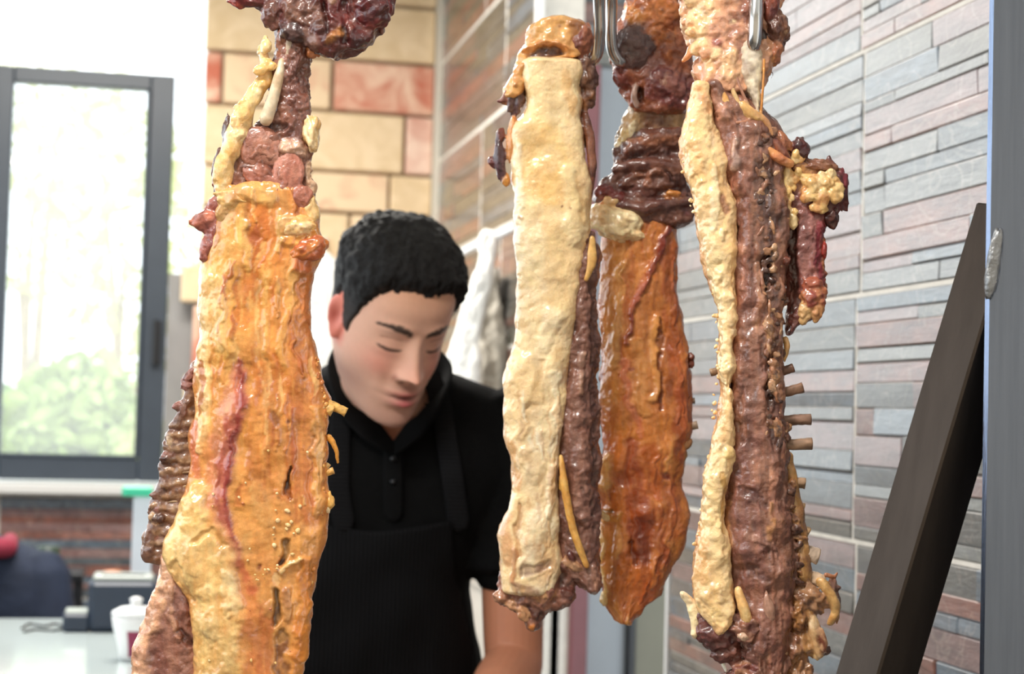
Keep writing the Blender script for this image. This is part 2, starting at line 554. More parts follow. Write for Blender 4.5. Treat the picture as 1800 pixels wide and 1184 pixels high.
# back wall: stone pillar, low wall under the window
XP0 = float(ray_plane(364, 250, 1, YB)[0])
ZS = float(ray_plane(130, 862, 1, YB)[2])     # top of the low wall
wall_back = struct(box('wall_back', ((XP0 + WX) / 2 + 0.06, YB + 0.16, 1.45), ((WX - XP0) / 2 + 0.06, 0.14, 1.45), M_mortar))
struct(box('trim_3', (WX - 0.012, YB - 0.012, 1.45), (0.014, 0.03, 1.45), mat_plain('corner_bead', (214, 206, 190), 0.6)))


def stone(name, c0, c1, scale=14, pos=(0.35, 0.65)):
    m, nt, b = new_mat(name)
    tc = N_(nt, 'ShaderNodeTexCoord'); n = N_(nt, 'ShaderNodeTexNoise')
    n.inputs['Scale'].default_value = scale; n.inputs['Detail'].default_value = 6; n.inputs['Distortion'].default_value = 0.8
    nt.links.new(tc.outputs['Object'], n.inputs['Vector'])
    r = N_(nt, 'ShaderNodeValToRGB')
    r.color_ramp.elements[0].color = (*lin(c0), 1); r.color_ramp.elements[0].position = pos[0]
    r.color_ramp.elements[1].color = (*lin(c1), 1); r.color_ramp.elements[1].position = pos[1]
    nt.links.new(n.outputs['Fac'], r.inputs['Fac']); nt.links.new(r.outputs['Color'], b.inputs['Base Color'])
    b.inputs['Roughness'].default_value = 0.75
    n2 = N_(nt, 'ShaderNodeTexNoise'); n2.inputs['Scale'].default_value = 60; n2.inputs['Detail'].default_value = 5
    nt.links.new(tc.outputs['Object'], n2.inputs['Vector'])
    bp = N_(nt, 'ShaderNodeBump'); bp.inputs['Strength'].default_value = 0.3; bp.inputs['Distance'].default_value = 0.006
    nt.links.new(n2.outputs['Fac'], bp.inputs['Height']); nt.links.new(bp.outputs['Normal'], b.inputs['Normal'])
    return m


ST = {'b': stone('sandstone_beige', (222, 194, 152), (236, 210, 172)), 'r': stone('sandstone_red', (196, 108, 82), (238, 200, 172), 9),
      'm': stone('sandstone_mixed', (212, 150, 122), (234, 206, 168), 8, (0.3, 0.5)), 'p': stone('sandstone_pink', (214, 158, 138), (240, 208, 186), 10)}
# (row bottom px, row top px) at x = 570 and blocks (x0, x1, kind)
brows = [(-190, -96, [(362, 560, 'b'), (566, 772, 'm')]), (-92, 0, [(362, 470, 'r'), (476, 772, 'b')]), (6, 101, [(362, 520, 'b'), (524, 774, 'b')]),
         (107, 192, [(360, 388, 'r'), (393, 580, 'm'), (588, 768, 'r')]), (198, 298, [(358, 708, 'b'), (714, 768, 'p')]),
         (304, 370, [(356, 540, 'b'), (545, 681, 'm'), (686, 766, 'b')]), (376, 474, [(352, 610, 'b'), (616, 764, 'm')]),
         (480, 540, [(318, 470, 'b'), (476, 762, 'b')]), (546, 660, [(338, 520, 'r'), (526, 760, 'b')]), (666, 760, [(322, 600, 'b'), (606, 758, 'm')]),
         (766, 860, [(316, 470, 'm'), (476, 756, 'b')]), (866, 960, [(312, 560, 'b'), (566, 756, 'r')]), (966, 1060, [(312, 440, 'r'), (446, 756, 'b')]),
         (1066, 1170, [(312, 600, 'b'), (606, 756, 'm')])]
for (t, b2, blocks) in brows:
    zt = float(ray_plane(570, t, 1, YB)[2]); zb = float(ray_plane(570, b2, 1, YB)[2])
    for (a, c, k) in blocks:
        xa = float(ray_plane(a, (t + b2) / 2, 1, YB)[0]); xc = float(ray_plane(c, (t + b2) / 2, 1, YB)[0])
        xc = min(xc, WX - 0.028)
        dp = rng.uniform(0.012, 0.018)
        box('brick', ((xa + xc) / 2, YB + 0.02 - dp / 2, (zt + zb) / 2), ((xc - xa) / 2, 0.02 + dp / 2, (zt - zb) / 2), ST[k], wall_back, bev=0.005)

wall_low = struct(box('wall_back_low', ((XP0 - 2.6) / 2, YB + 0.19, ZS / 2), ((XP0 + 2.6) / 2, 0.14, ZS / 2 - 0.01), M_grout))
for i in range(2):
    for j, (a, c) in enumerate(((-0.95, -0.44), (-0.43, 0.02), (0.03, XP0 - 0.02))):
        tile_panel(wall_low, (a - 0.1 * (i == 1) * (j == 1), YB + 0.048, ZS - 0.015 - (i + 1) * 0.315), (1, 0, 0), (0, 0, 1), (0, -1, 0), c - a - 0.008, 0.305, 12, 0.16)
sill = struct(box('trim_4', ((XP0 - 2.6) / 2 - 0.01, YB + 0.13, ZS + 0.005), ((XP0 + 2.6) / 2 - 0.03, 0.16, 0.016), mat_plain('window_sill_stone', (206, 204, 200), 0.4), bev=0.004))

# window: anthracite sash with one pane, glazing added round it so white sky shows there
XW1 = float(ray_plane(297, 480, 1, YB)[0]); XW0i = float(ray_plane(8, 480, 1, YB)[0])
XW1i = float(ray_plane(254, 480, 1, YB)[0]); XW0 = XW0i - (XW1 - XW1i)
ZWt = float(ray_plane(160, 116, 1, YB)[2]); ZWti = float(ray_plane(160, 144, 1, YB)[2])
ZWb = float(ray_plane(130, 846, 1, YB)[2]); ZWbi = float(ray_plane(130, 806, 1, YB)[2])
win = struct(empty('window_1', ((XW0 + XW1) / 2, YB + 0.10, ZWb)))
yw = YB + 0.10


def wbar(nm, x0, x1, z0, z1, mat=M_frame, dy=0.03, yo=0.0, parent=win, bev=0.004):
    return box(nm, ((x0 + x1) / 2, yw + yo, (z0 + z1) / 2), (abs(x1 - x0) / 2, dy, abs(z1 - z0) / 2), mat, parent, bev=bev)


wbar('frame_stile', XW1i, XW1, ZWb, ZWt); wbar('frame_stile', XW0, XW0i, ZWb, ZWt)
wbar('frame_rail', XW0i, XW1i, ZWti, ZWt); wbar('frame_rail', XW0i, XW1i, ZWb, ZWbi)
wbar('frame_bead', XW1i - 0.012, XW1i, ZWbi, ZWti, yo=-0.02, dy=0.015); wbar('frame_bead', XW0i, XW1i, ZWbi, ZWbi + 0.012, yo=-0.02, dy=0.015)
hd = wbar('handle', XW1i + 0.03, XW1i + 0.055, float(ray_plane(262, 640, 1, YB)[2]), float(ray_plane(262, 560, 1, YB)[2]), M_black, 0.012, -0.045)
wbar('frame_stile', XW0 - 0.75, XW0 - 0.67, ZWb, ZWt); wbar('frame_rail', XW0 - 0.67, XW0, ZWti, ZWt); wbar('frame_rail', XW0 - 0.67, XW0, ZWb, ZWbi)

# glazing: haze of the bright view put into the panes as a translucent white mix
m, nt, b = new_mat('hazed_glass')
nt.nodes.remove(b)
outn = nt.nodes['Material Output']
tr = N_(nt, 'ShaderNodeBsdfTransparent'); tr.inputs[0].default_value = (0.97, 0.98, 0.97, 1)
tl = N_(nt, 'ShaderNodeBsdfTranslucent'); tl.inputs[0].default_value = (1, 1, 1, 1)
mxs = N_(nt, 'ShaderNodeMixShader'); mxs.inputs[0].default_value = 0.14
nt.links.new(tr.outputs[0], mxs.inputs[1]); nt.links.new(tl.outputs[0], mxs.inputs[2])
gl = N_(nt, 'ShaderNodeBsdfGlossy'); gl.inputs['Roughness'].default_value = 0.03
mx2 = N_(nt, 'ShaderNodeMixShader'); mx2.inputs[0].default_value = 0.04
nt.links.new(mxs.outputs[0], mx2.inputs[1]); nt.links.new(gl.outputs[0], mx2.inputs[2])
nt.links.new(mx2.outputs[0], outn.inputs['Surface'])
M_glass = m
wbar('pane', XW0i - 0.005, XW1i + 0.005, ZWbi - 0.005, ZWti + 0.005, M_glass, 0.003, bev=0)
wbar('pane', XW0 - 0.675, XW0 + 0.005, ZWbi - 0.005, ZWti + 0.005, M_glass, 0.003, bev=0)
wbar('fanlight_pane', XW0 - 0.75, XP0 + 0.02, ZWt + 0.002, 2.86, M_glass, 0.003, yo=0.012, bev=0)
ZQ = float(ray_plane(330, 478, 1, YB)[2])
wbar('side_pane', XW1 + 0.002, XP0 + 0.02, ZQ, ZWt, M_glass, 0.003, yo=0.012, bev=0)
wbar('side_panel', XW1 + 0.001, XP0 + 0.02, ZS, ZQ, mat_plain('grey_side_panel', (150, 148, 146), 0.6, noise=0.12, nscale=5), 0.02, bev=0)

floor_ = struct(box('floor', (-1.0, 2.3, -0.05), (3.3, 3.4, 0.05), M_floor))
ceiling_ = struct(box('ceiling', (-0.4, 2.2, 2.95), (2.2, 3.3, 0.05), M_ceiling))  # unseen, put in for its bounced light
wall_front_light_block = struct(box('wall_front_light_block', (-0.6, -1.05, 1.45), (2.0, 0.05, 1.45), mat_plain('beige_plaster', (186, 172, 152), 0.8, noise=0.05)))   # unseen, added to cut frontal light; left side left open for daylight
ground_ = struct(box('ground_outside', (-2, 14, -0.15), (16, 8.1, 0.05), mat_plain('pale_paving', (214, 206, 190), 0.8, noise=0.1, nscale=2)))
street_ = struct(box('pavement_outside', (-9, 2, -0.15), (4.65, 3.9, 0.05), mat_plain('grey_paving', (180, 176, 168), 0.8, noise=0.1, nscale=2)))
wall_left = struct(box('wall_left_light_block', (-2.0, 2.2, 0.7), (0.06, 3.2, 0.7), M_backing))   # unseen low wall, added to keep daylight off the lower right wall

# ------------------------------------------------------------------ hanging meat: shape builders in a thing's own flat frame
# (x, y) in 1/3000 of the hanging distance, y down, z towards the viewer's side; every part has real thickness
M_fat = mat_attr('roast_fat', 0.30, ((90, 0.08, 0.005), (330, 0.18, 0.002), (1000, 0.2, 0.0008)), sss=0.18, sss_rgb=(1, 0.5, 0.25), sss_scale=0.003, coat=0.7, mott=0.10, mscale=420, crough=0.12,
                 brown=((55, 0.45, (0.90, 0.68, 0.42), 0.55, 0.6), (240, 0.7, (0.86, 0.66, 0.46), 0.45, 0.3)), sat=0.97)
M_fatp = mat_attr('pale_roast_fat', 0.30, ((90, 0.06, 0.005), (360, 0.2, 0.002), (800, 0.3, 0.001)), sss=0.2, sss_rgb=(1, 0.6, 0.35), sss_scale=0.003, coat=0.7, mott=0.08, mscale=420, crough=0.12,
                  brown=((50, 0.5, (0.94, 0.76, 0.52), 0.35, 0.6), (240, 0.7, (0.9, 0.74, 0.56), 0.25, 0.3)), sat=0.92, gain=1.1)
M_meat = mat_attr('roast_meat', 0.33, ((120, 0.12, 0.005), (420, 0.28, 0.0022), (1100, 0.25, 0.001)), coat=0.6, mott=0.22, mscale=380, crough=0.14,
                  brown=((70, 0.5, (0.62, 0.48, 0.44), 0.75, 0.8), (300, 0.4, (1.0, 0.8, 0.7), 0.5, 0.3)), gain=1.12)
M_bone = mat_attr('bare_bone', 0.45, ((300, 0.3, 0.0012),), coat=0.1, mott=0.12, mscale=160)


def paint(X, Y, C, front, strokes, seed, H=None, warp=7.0, wscale=22.0):
    q = np.stack([X / wscale, Y / wscale, np.zeros_like(X)], 1)
    wx = X + warp * fbm(q, seed + 31, 3); wy = Y + warp * fbm(q + 9.1, seed + 57, 3)
    nz = fbm(np.stack([X / 9, Y / 12, np.zeros_like(X)], 1), seed + 77, 3)
    nf = fbm(np.stack([X / 5, Y / 34, np.zeros_like(X)], 1), seed + 78, 3)
    for s in strokes:
        pts, r, col, al = s[0], s[1], s[2], s[3]
        h = s[4] if len(s) > 4 else 0.0
        brk = s[5] if len(s) > 5 else 0.25
        rs = r if isinstance(r, (list, tuple)) else [r] * len(pts)
        d = seg_dist(wx, wy, pts, rs)
        w = sstep(1.25, 0.45, d)
        if h:
            H += h * w * front
        if col is not None:
            n = nf if brk < 0 else nz
            wb = np.clip(w * (1 + abs(brk) * n * 1.6), 0, 1) * al * front
            C[:] = C * (1 - wb[:, None]) + lin(col) * wb[:, None]


def slab(rows, tf, tb=None, n=2.5, zc=0.0, cap=(14, 14), base=(220, 190, 140), strokes=(), disp=((3, 26, 3),), res=2.4, seed=0,
         mott=0.16, msc=(30, 40), edge=None, side=None, warp=7.0, fiber=0.0):
    ys = [r[0] for r in rows]
    M = max(10, int((ys[-1] - ys[0]) / res))
    y = ys[0] + (ys[-1] - ys[0]) * np.linspace(0, 1, M)
    xl = herm(ys, [r[1] for r in rows], y); xr = herm(ys, [r[2] for r in rows], y)
    zo = herm(ys, [r[3] if len(r) > 3 else 0 for r in rows], y) + zc
    tsc = herm(ys, [r[4] if len(r) > 4 else 1 for r in rows], y)
    e = np.ones(M)
    for k, cp in enumerate(cap):
        if cp <= 0: continue
        q = (y - ys[0]) if k == 0 else (ys[-1] - y)
        e = e * np.sqrt(np.clip(1 - np.clip(1 - q / cp, 0, 1) ** 2, 0.004, 1))
    tb = tf if tb is None else tb
    wmean = float(np.mean(xr - xl))
    N = int(np.clip((2 * wmean + 1.6 * (tf + tb)) / res, 20, 300))
    th = np.linspace(0, 2 * np.pi, N, endpoint=False)
    cs, sn = np.cos(th), np.sin(th)
    Xc = np.sign(cs) * np.abs(cs) ** (2 / n); Zc = np.sign(sn) * np.abs(sn) ** (2 / n)
    a = (xr - xl) / 2 * e; cx = (xl + xr) / 2
    t = np.where(Zc[None] > 0, tf, tb) * (tsc * e)[:, None]
    V = np.stack([cx[:, None] + a[:, None] * Xc[None], np.repeat(y[:, None], N, 1), zo[:, None] + t * Zc[None]], -1)
    flat = V.reshape(-1, 3)
    du = np.roll(V, -1, 1) - np.roll(V, 1, 1); dv = np.gradient(V, axis=0)
    nr = np.cross(du, dv).reshape(-1, 3); nr /= np.linalg.norm(nr, axis=1)[:, None] + 1e-9
    # make sure they point outwards
    ctr = np.repeat(np.stack([cx, y, zo], 1), N, 0)
    sg = np.sign(np.sum(nr * (flat - ctr), 1).mean()) or 1
    nr *= sg
    front = np.repeat(sstep(-0.15, 0.2, Zc)[None], M, 0).ravel()
    X, Y = flat[:, 0].copy(), flat[:, 1].copy()
    C = np.repeat(lin(base)[None], len(flat), 0)
    if side is not None:
        w = (1 - sstep(0.0, 0.35, Zc))[None].repeat(M, 0).ravel()
        C = C * (1 - w[:, None]) + lin(side) * w[:, None]
    H = np.zeros(len(flat))
    if edge is not None:
        ew = sstep(edge[1], 1.0, np.abs(Xc))[None].repeat(M, 0).ravel() * (0.6 + 0.5 * fbm(flat / 25, seed + 5, 2))
        ew = np.clip(ew, 0, 1)
        C = C * (1 - ew[:, None]) + lin(edge[0]) * ew[:, None]
    paint(X, Y, C, front, strokes, seed, H, warp)
    mo = fbm(np.stack([X / msc[0], Y / msc[1], flat[:, 2] / msc[0]], 1), seed + 3, 4, 0.6)
    C = C * (1 + mott * mo)[:, None]
    C[:, 2] *= 1 - 0.35 * mott * mo
    if fiber:
        fb = fbm(np.stack([X / 5.5, Y / 95, flat[:, 2] / 7], 1), seed + 4, 3)
        C = C * (1 + fiber * fb)[:, None]
        H += 1.5 * fb * fiber
    D = H.copy()
    for k, (am, scl, oc) in enumerate(disp):
        D += am * fbm(flat / scl, seed + 11 * k, oc)
    ecap = np.repeat(np.clip(e, 0.25, 1), N)
    flat = flat + nr * (D * ecap)[:, None]
    Vg = flat.reshape(M, N, 3)
    Vf, F = grid_close(Vg)
    Cf = np.concatenate([C, C[:N].mean(0)[None], C[-N:].mean(0)[None]])
    return Vf, F, Cf


_ICO = {}


def ico(sub):
    if sub not in _ICO:
        import bmesh
        bm = bmesh.new(); bmesh.ops.create_icosphere(bm, subdivisions=sub, radius=1.0)
        _ICO[sub] = (np.array([v.co[:] for v in bm.verts]), np.array([[v.index for v in f.verts] for f in bm.faces]))
        bm.free()
    return _ICO[sub]


def blob(x, y, z, rx, ry, rz, col, rot=0, am=0.18, sc=0.9, sub=4, seed=0, col2=None, mott=0.2, strokes=()):
    U, F = ico(sub)
    n = fbm(U / sc + seed * 3.7, seed, 3)
    V = U * (1 + am * n + 0.05 * fbm(U * 6 + seed, seed + 1, 2))[:, None] * np.array([rx, ry, rz])
    c, s = math.cos(math.radians(rot)), math.sin(math.radians(rot))
    V = np.stack([V[:, 0] * c - V[:, 1] * s, V[:, 0] * s + V[:, 1] * c, V[:, 2]], 1) + np.array([x, y, z])
    C = np.repeat(lin(col)[None], len(V), 0)
    if col2 is not None:
        w = sstep(-0.25, 0.35, fbm(U * 1.6 + 4.2 + seed, seed + 9, 3))
        C = C * (1 - w[:, None]) + lin(col2) * w[:, None]
    if strokes:
        paint(V[:, 0], V[:, 1], C, np.ones(len(V)), strokes, seed, np.zeros(len(V)))
    C = C * (1 + mott * fbm(U * 5 + seed, seed + 5, 3))[:, None]
    return V, [F], C


def cord(pts, rad, col, col2=None, N=14, am=0.12, seed=0, sub=6, mott=0.2, flat=1.0):
    pts = [(p[0], p[1], p[2] if len(p) > 2 else 0) for p in pts]
    V, F = tube_vf(pts, rad, N=N, sub=sub, up=(0.2, 0.1, 1), ellipse=flat)
    r = float(np.mean(rad))
    nz = fbm(V / (r * 1.3), seed, 3)
    cen = V + 0
    V = V + np.stack([fbm(V / (r * 1.5) + 5, seed + 2, 2), fbm(V / (r * 1.5) + 9, seed + 3, 2), nz], 1) * r * am
    C = np.repeat(lin(col)[None], len(V), 0)
    if col2 is not None:
        w = sstep(-0.2, 0.3, fbm(cen / (r * 2.2), seed + 7, 3))
        C = C * (1 - w[:, None]) + lin(col2) * w[:, None]
    C = C * (1 + mott * fbm(cen / (r * .8), seed + 5, 3))[:, None]
    return V, F, C


def rib_stub(x0, y0, x1, y1, r, z=0, seed=0, col=(150, 122, 98)):
    """sawn rib end: a slightly flared, flat-ended bone"""
    L = math.hypot(x1 - x0, y1 - y0); k = max(4, int(L / 3))
    t = np.linspace(0, 1, k)
    pts = np.stack([x0 + (x1 - x0) * t, y0 + (y1 - y0) * t, z + 0 * t], 1)
    rad = r * (0.9 + 0.12 * t)
    V, F = tube_vf(pts, rad, N=12, closed_caps=False, up=(0, 0, 1), ellipse=0.8)
    C = np.repeat(lin(col)[None], len(V), 0)
    fb = fbm(np.stack([V[:, 0] / 16, V[:, 1] / 2.2, V[:, 2] / 2.2], 1), seed, 3)
    V = V + np.stack([0 * fb, fb, fb], 1) * r * 0.14
    C = C * (1 + 0.45 * fb)[:, None]
    return V, F, C


def to_world(V, d):
    s = d / FPX
    return (CAM + FWD * d)[None] + np.outer((V[:, 0] - 900) * s, RGT) - np.outer((V[:, 1] - 592) * s, UPV) - np.outer(V[:, 2] * s, FWD)


def fuse_mesh(geoms, vox, smooth=2):
    """grow overlapping lumps together into one skin, keeping their colours"""
    from mathutils.kdtree import KDTree
    V0, F0, C0 = merge(geoms)
    o = mesh_obj('tmp_lump', V0 * 0.001, F0)
    md = o.modifiers.new('r', 'REMESH'); md.mode = 'VOXEL'; md.voxel_size = vox * 0.001
    sm = o.modifiers.new('s', 'SMOOTH'); sm.iterations = smooth; sm.factor = .5
    dg = bpy.context.evaluated_depsgraph_get(); dg.update()
    ev = o.evaluated_get(dg); me = ev.to_mesh()
    n = len(me.vertices); co = np.empty(n * 3, np.float32); me.vertices.foreach_get('co', co)
    nl = len(me.loops); li = np.empty(nl, np.int32); me.loops.foreach_get('vertex_index', li)
    F = li.reshape(-1, 4) if nl == 4 * len(me.polygons) else None
    polys = None if F is not None else [tuple(p.vertices) for p in me.polygons]
    ev.to_mesh_clear()
    mm = o.data; bpy.data.objects.remove(o); bpy.data.meshes.remove(mm)
    if F is None:
        q = np.array([p for p in polys if len(p) == 4]); t = np.array([p for p in polys if len(p) == 3])
        Fs = [a for a in (q, t) if len(a)]
    else:
        Fs = [F]
    V = co.reshape(-1, 3).astype(float) * 1000
    kd = KDTree(len(V0))
    for i, p in enumerate(V0): kd.insert(p, i)
    kd.balance()
    idx = np.array([[h[1] for h in kd.find_n(p, 3)] for p in V])
    C = C0[idx].mean(1)
    nz = fbm(V / 4.5, 91, 3)
    C = C * (1 + .10 * nz)[:, None]
    return V, Fs, C


def clusters(geoms):
    bb = [(g[0].min(0), g[0].max(0)) for g in geoms]
    par = list(range(len(geoms)))

    def fd(i):
        while par[i] != i: i = par[i]
        return i
    for i in range(len(geoms)):
        for j in range(i):
            if np.all(bb[i][0] < bb[j][1] - .5) and np.all(bb[j][0] < bb[i][1] - .5): par[fd(i)] = fd(j)
    out = {}
    for i in range(len(geoms)): out.setdefault(fd(i), []).append(geoms[i])
    return list(out.values())


def part(name, parent, d, geoms, mat, label=None, fuse=0, stuff=False, each=False):
    groups = [geoms] if stuff else ([[g] for g in geoms] if each else clusters(geoms))
    for gs in groups:
        V, F, C = fuse_mesh(gs, fuse) if fuse else merge(gs)
        o = mesh_obj(name, to_world(V, d), F, mat, parent, C)
        if label: o['label'] = label
        if stuff: o['kind'] = 'stuff'


def scatter_lumps(rows, cnt, r, cols, z, seed, zr=0.7, am=0.25, sub=2, e=0.95):
    """small grains / crumbs sitting along a band between two edges"""
    rg = random.Random(seed); out = []
    ys = [q[0] for q in rows]
    for i in range(cnt):
        y = rg.uniform(ys[0], ys[-1])
        a = float(np.interp(y, ys, [q[1] for q in rows])); b = float(np.interp(y, ys, [q[2] for q in rows]))
        x = rg.uniform(a, b)
        rr = rg.uniform(*r)
        zz = z(x, y) if callable(z) else z
        out.append(blob(x, y, zz, rr, rr * rg.uniform(0.7, 1.5), rr * zr, rg.choice(cols), rg.uniform(0, 180), am, 0.8, sub, seed + i, mott=0.25))
    return out


def bumpfield(rows, tf, zc=0.0):
    """front height of a slab at (x, y), to seat small pieces on it"""
    ys = [q[0] for q in rows]

    def f(x, y):
        a = float(np.interp(y, ys, [q[1] for q in rows])); b = float(np.interp(y, ys, [q[2] for q in rows]))
        u = min(0.98, abs((x - (a + b) / 2) / max(1, (b - a) / 2)))
        return zc + tf * (1 - u ** 2.5) ** 0.4
    return f


def rand_strokes(rows, n, cols, r, ln, al, h, seed, slant=6, brk=-.4):
    """streaks and blotches that belong to the surface: (radius range, length range, opacity range, relief range)"""
    rg = random.Random(seed); out = []
    ys = [q[0] for q in rows]
    for i in range(n):
        y = rg.uniform(ys[0] + 5, ys[-1] - 5); L = rg.uniform(*ln); u = rg.uniform(.06, .94)
        pts = []
        sl = rg.uniform(-slant, slant) / 100
        for k in range(4):
            yy = min(ys[-1] - 2, y + L * k / 3)
            a = float(np.interp(yy, ys, [q[1] for q in rows])); b = float(np.interp(yy, ys, [q[2] for q in rows]))
            pts.append((a + (b - a) * u + sl * L * k / 3 + rg.uniform(-1, 1) * L * .03, yy))
        rr = rg.uniform(*r)
        out.append((pts, [rr * .4, rr, rr, rr * .3], rg.choice(cols), rg.uniform(*al), rg.uniform(*h), brk))
    return out

# ------------------------------------------------------------------ meat 1: left, nearest
D1 = 1.35
CREAM, ORANGE, DEEP, PALE = (238, 200, 138), (222, 146, 58), (196, 104, 32), (240, 212, 158)
BROWN, DARK, MAROON, PINKM = (122, 78, 62), (66, 38, 32), (104, 36, 36), (176, 116, 98)
m1 = empty('roast_lamb_side', P(440, 1290, D1), 'long orange and cream roast lamb side hanging nearest the window, left of the man', 'meat', 'hanging roast lamb sides')
R1 = [(306, 436, 500), (320, 408, 530), (338, 389, 550), (360, 378, 562), (400, 376, 564), (430, 364, 572), (455, 356, 564), (480, 353, 548), (520, 351, 543), (560, 349, 548),
      (600, 345, 557), (640, 342, 566), (680, 339, 576), (720, 337, 582), (760, 336, 579), (800, 337, 578), (840, 331, 579), (880, 319, 582), (905, 312, 578),
      (930, 300, 574), (960, 293, 569), (985, 299, 563), (1020, 317, 557), (1060, 334, 549), (1100, 341, 540), (1140, 344, 532), (1184, 344, 530), (1240, 346, 520), (1290, 356, 500)]
S1 = [
    # broad colour fields of the flank
    ([(420, 380), (400, 520), (385, 640)], [40, 45, 40], (236, 190, 112), 0.7),
    ([(470, 360), (452, 450), (445, 560)], [26, 30, 30], (214, 128, 34), 0.85, -3, -0.6),
    ([(500, 420), (490, 520), (500, 600), (520, 700)], [26, 30, 34, 36], (222, 148, 58), 0.7, 0, -0.6),
    ([(540, 470), (535, 560), (545, 640)], [16, 18, 18], (182, 100, 40), 0.7),
    ([(470, 560), (455, 700), (460, 800)], [40, 45, 45], (228, 160, 78), 0.6, 0, -0.5),
    ([(480, 640), (470, 740), (465, 860)], [22, 26, 26], (206, 124, 44), 0.65, -2, -0.6),
    ([(550, 640), (562, 700), (562, 800), (555, 900)], [22, 24, 24, 24], (208, 132, 62), 0.7),
    ([(530, 640), (520, 760), (530, 900)], [18, 22, 22], (196, 112, 46), 0.6, 0, -0.6),
    ([(360, 470), (362, 600), (356, 760)], [16, 16, 16], (242, 208, 150), 0.9, 3),
    ([(392, 500), (388, 600)], [18, 14], (240, 204, 140), 0.7, 3),
    ([(418, 470), (410, 560), (402, 640)], [9, 10, 8], (232, 172, 84), 0.7, 2),
    ([(520, 470), (505, 560), (500, 640)], [8, 9, 8], (236, 184, 104), 0.7, 3, -0.3),
    ([(470, 470), (468, 560), (482, 640)], [6, 7, 6], (236, 186, 104), 0.6, 2, -0.3),
    ([(430, 390), (440, 470)], [9, 8], (240, 200, 120), 0.7, 3),
    ([(400, 370), (392, 440)], [12, 10], (214, 170, 108), 0.8, 0),
    # pink and red muscle strip
    ([(425, 645), (408, 720), (392, 790), (388, 860), (404, 930), (424, 990)], [10, 24, 28, 26, 18, 10], (214, 146, 106), 0.9),
    ([(430, 634), (428, 668), (432, 704), (416, 745), (402, 795), (396, 850), (402, 905), (418, 955), (427, 992)], [6, 13, 17, 16, 15, 14, 12, 9, 5], (190, 102, 82), 0.9, 2),
    ([(431, 640), (434, 702), (420, 745), (407, 795), (402, 850), (410, 905), (424, 955)], [3, 5, 5, 5, 5, 5, 4], (160, 62, 54), 0.85, 2),
    ([(345, 740), (352, 790), (346, 830)], [9, 12, 9], (206, 118, 84), 0.75),
    ([(356, 730), (360, 790)], [6, 6], (240, 200, 142), 0.8, 3),
    # cream fat folds at lower left
    ([(338, 900), (330, 950), (330, 1000)], [34, 40, 40], (240, 208, 146), 0.95, 7),
    ([(352, 860), (345, 905)], [20, 22], (240, 202, 132), 0.9, 5),
    ([(375, 960), (385, 1050), (390, 1184)], [44, 50, 52], (238, 202, 136), 0.95, 4),
    ([(350, 945), (380, 932), (400, 950)], [7, 8, 6], (228, 182, 112), 0.7, -5),
    ([(318, 985), (330, 1010), (342, 1050)], [7, 8, 6], (228, 184, 120), 0.6, -4),
    ([(372, 1040), (380, 1100)], [16, 18], (244, 214, 154), 0.8, 4),
    ([(405, 1010), (416, 1050)], [14, 16], (244, 218, 168), 0.8, 5),
    ([(430, 1010), (446, 1060), (452, 1120), (448, 1184)], [12, 18, 20, 22], (216, 138, 68), 0.85),
    ([(430, 985), (446, 1030)], [8, 12], (206, 108, 60), 0.8),
    # right-hand ragged band, slits with their inner shade painted dark
    ([(556, 720), (566, 800), (560, 900)], [9, 9, 9], (232, 176, 104), 0.7, 3),
    ([(513, 820), (512, 850), (514, 872)], [3, 6, 3], (70, 34, 20), 0.95, -9, 0.1),
    ([(506, 952), (500, 985)], [9, 6], (78, 40, 30), 0.95, -9, 0.1),
    ([(500, 1000), (516, 985), (530, 976)], [3, 4, 4], (236, 200, 140), 0.9, 6, 0.1),
    ([(490, 1035), (489, 1090)], [7, 6], (64, 34, 26), 0.95, -10, 0.1),
    ([(500, 1110), (497, 1184)], [10, 12], (120, 70, 44), 0.8, -5),
    ([(508, 1030), (506, 1080)], [8, 8], (196, 140, 92), 0.8, 4),
    ([(540, 980), (536, 1060), (524, 1150)], [10, 11, 11], (216, 142, 52), 0.9, 5),
    ([(470, 1060), (474, 1120), (470, 1184)], [12, 14, 14], (200, 118, 54), 0.8, 0, -0.5),
    ([(494, 730), (492, 740)], [7, 7], (150, 92, 56), 0.8, -3), ([(513, 738)], [5], (140, 84, 50), 0.8, -3),
    ([(452, 700), (450, 800)], [8, 8], (218, 150, 72), 0.6, 2, -0.5),
    ([(462, 860), (470, 910)], [16, 16], (214, 164, 98), 0.6, 2, -0.5),
    ([(463, 988)], [5], (150, 74, 30), 0.9, -2), ([(505, 870), (520, 860)], [10, 10], (214, 130, 60), 0.6),
    # top: torn cream collar
    ([(400, 345), (440, 338), (480, 350)], [16, 16, 14], (224, 180, 112), 0.9, 5),
    ([(470, 372), (468, 420)], [9, 10], (206, 120, 26), 0.9),
    ([(510, 395), (540, 400)], [16, 16], (236, 196, 138), 0.95, 8),
    ([(505, 420), (545, 418)], [10, 12], (234, 170, 84), 0.9, 5),
    ([(545, 440), (530, 470)], [18, 14], (198, 108, 40), 0.9, 5),
    ([(498, 372), (494, 440)], [5, 5], (232, 190, 120), 0.8, 3),
]
_lo = [q for q in R1 if q[0] <= 900]
S1 = S1[:15] + rand_strokes(_lo, 90, [(206, 124, 44), (236, 186, 110), (190, 100, 34), (240, 200, 134), (222, 150, 66), (176, 88, 36)], (2, 7), (30, 130), (.35, .8), (-2, 2.5), 501) + S1[15:]
S1 += rand_strokes([q for q in R1 if q[0] >= 900], 26, [(244, 216, 160), (226, 176, 104), (232, 190, 120)], (5, 14), (10, 60), (.3, .6), (-2, 3), 502, brk=.4)


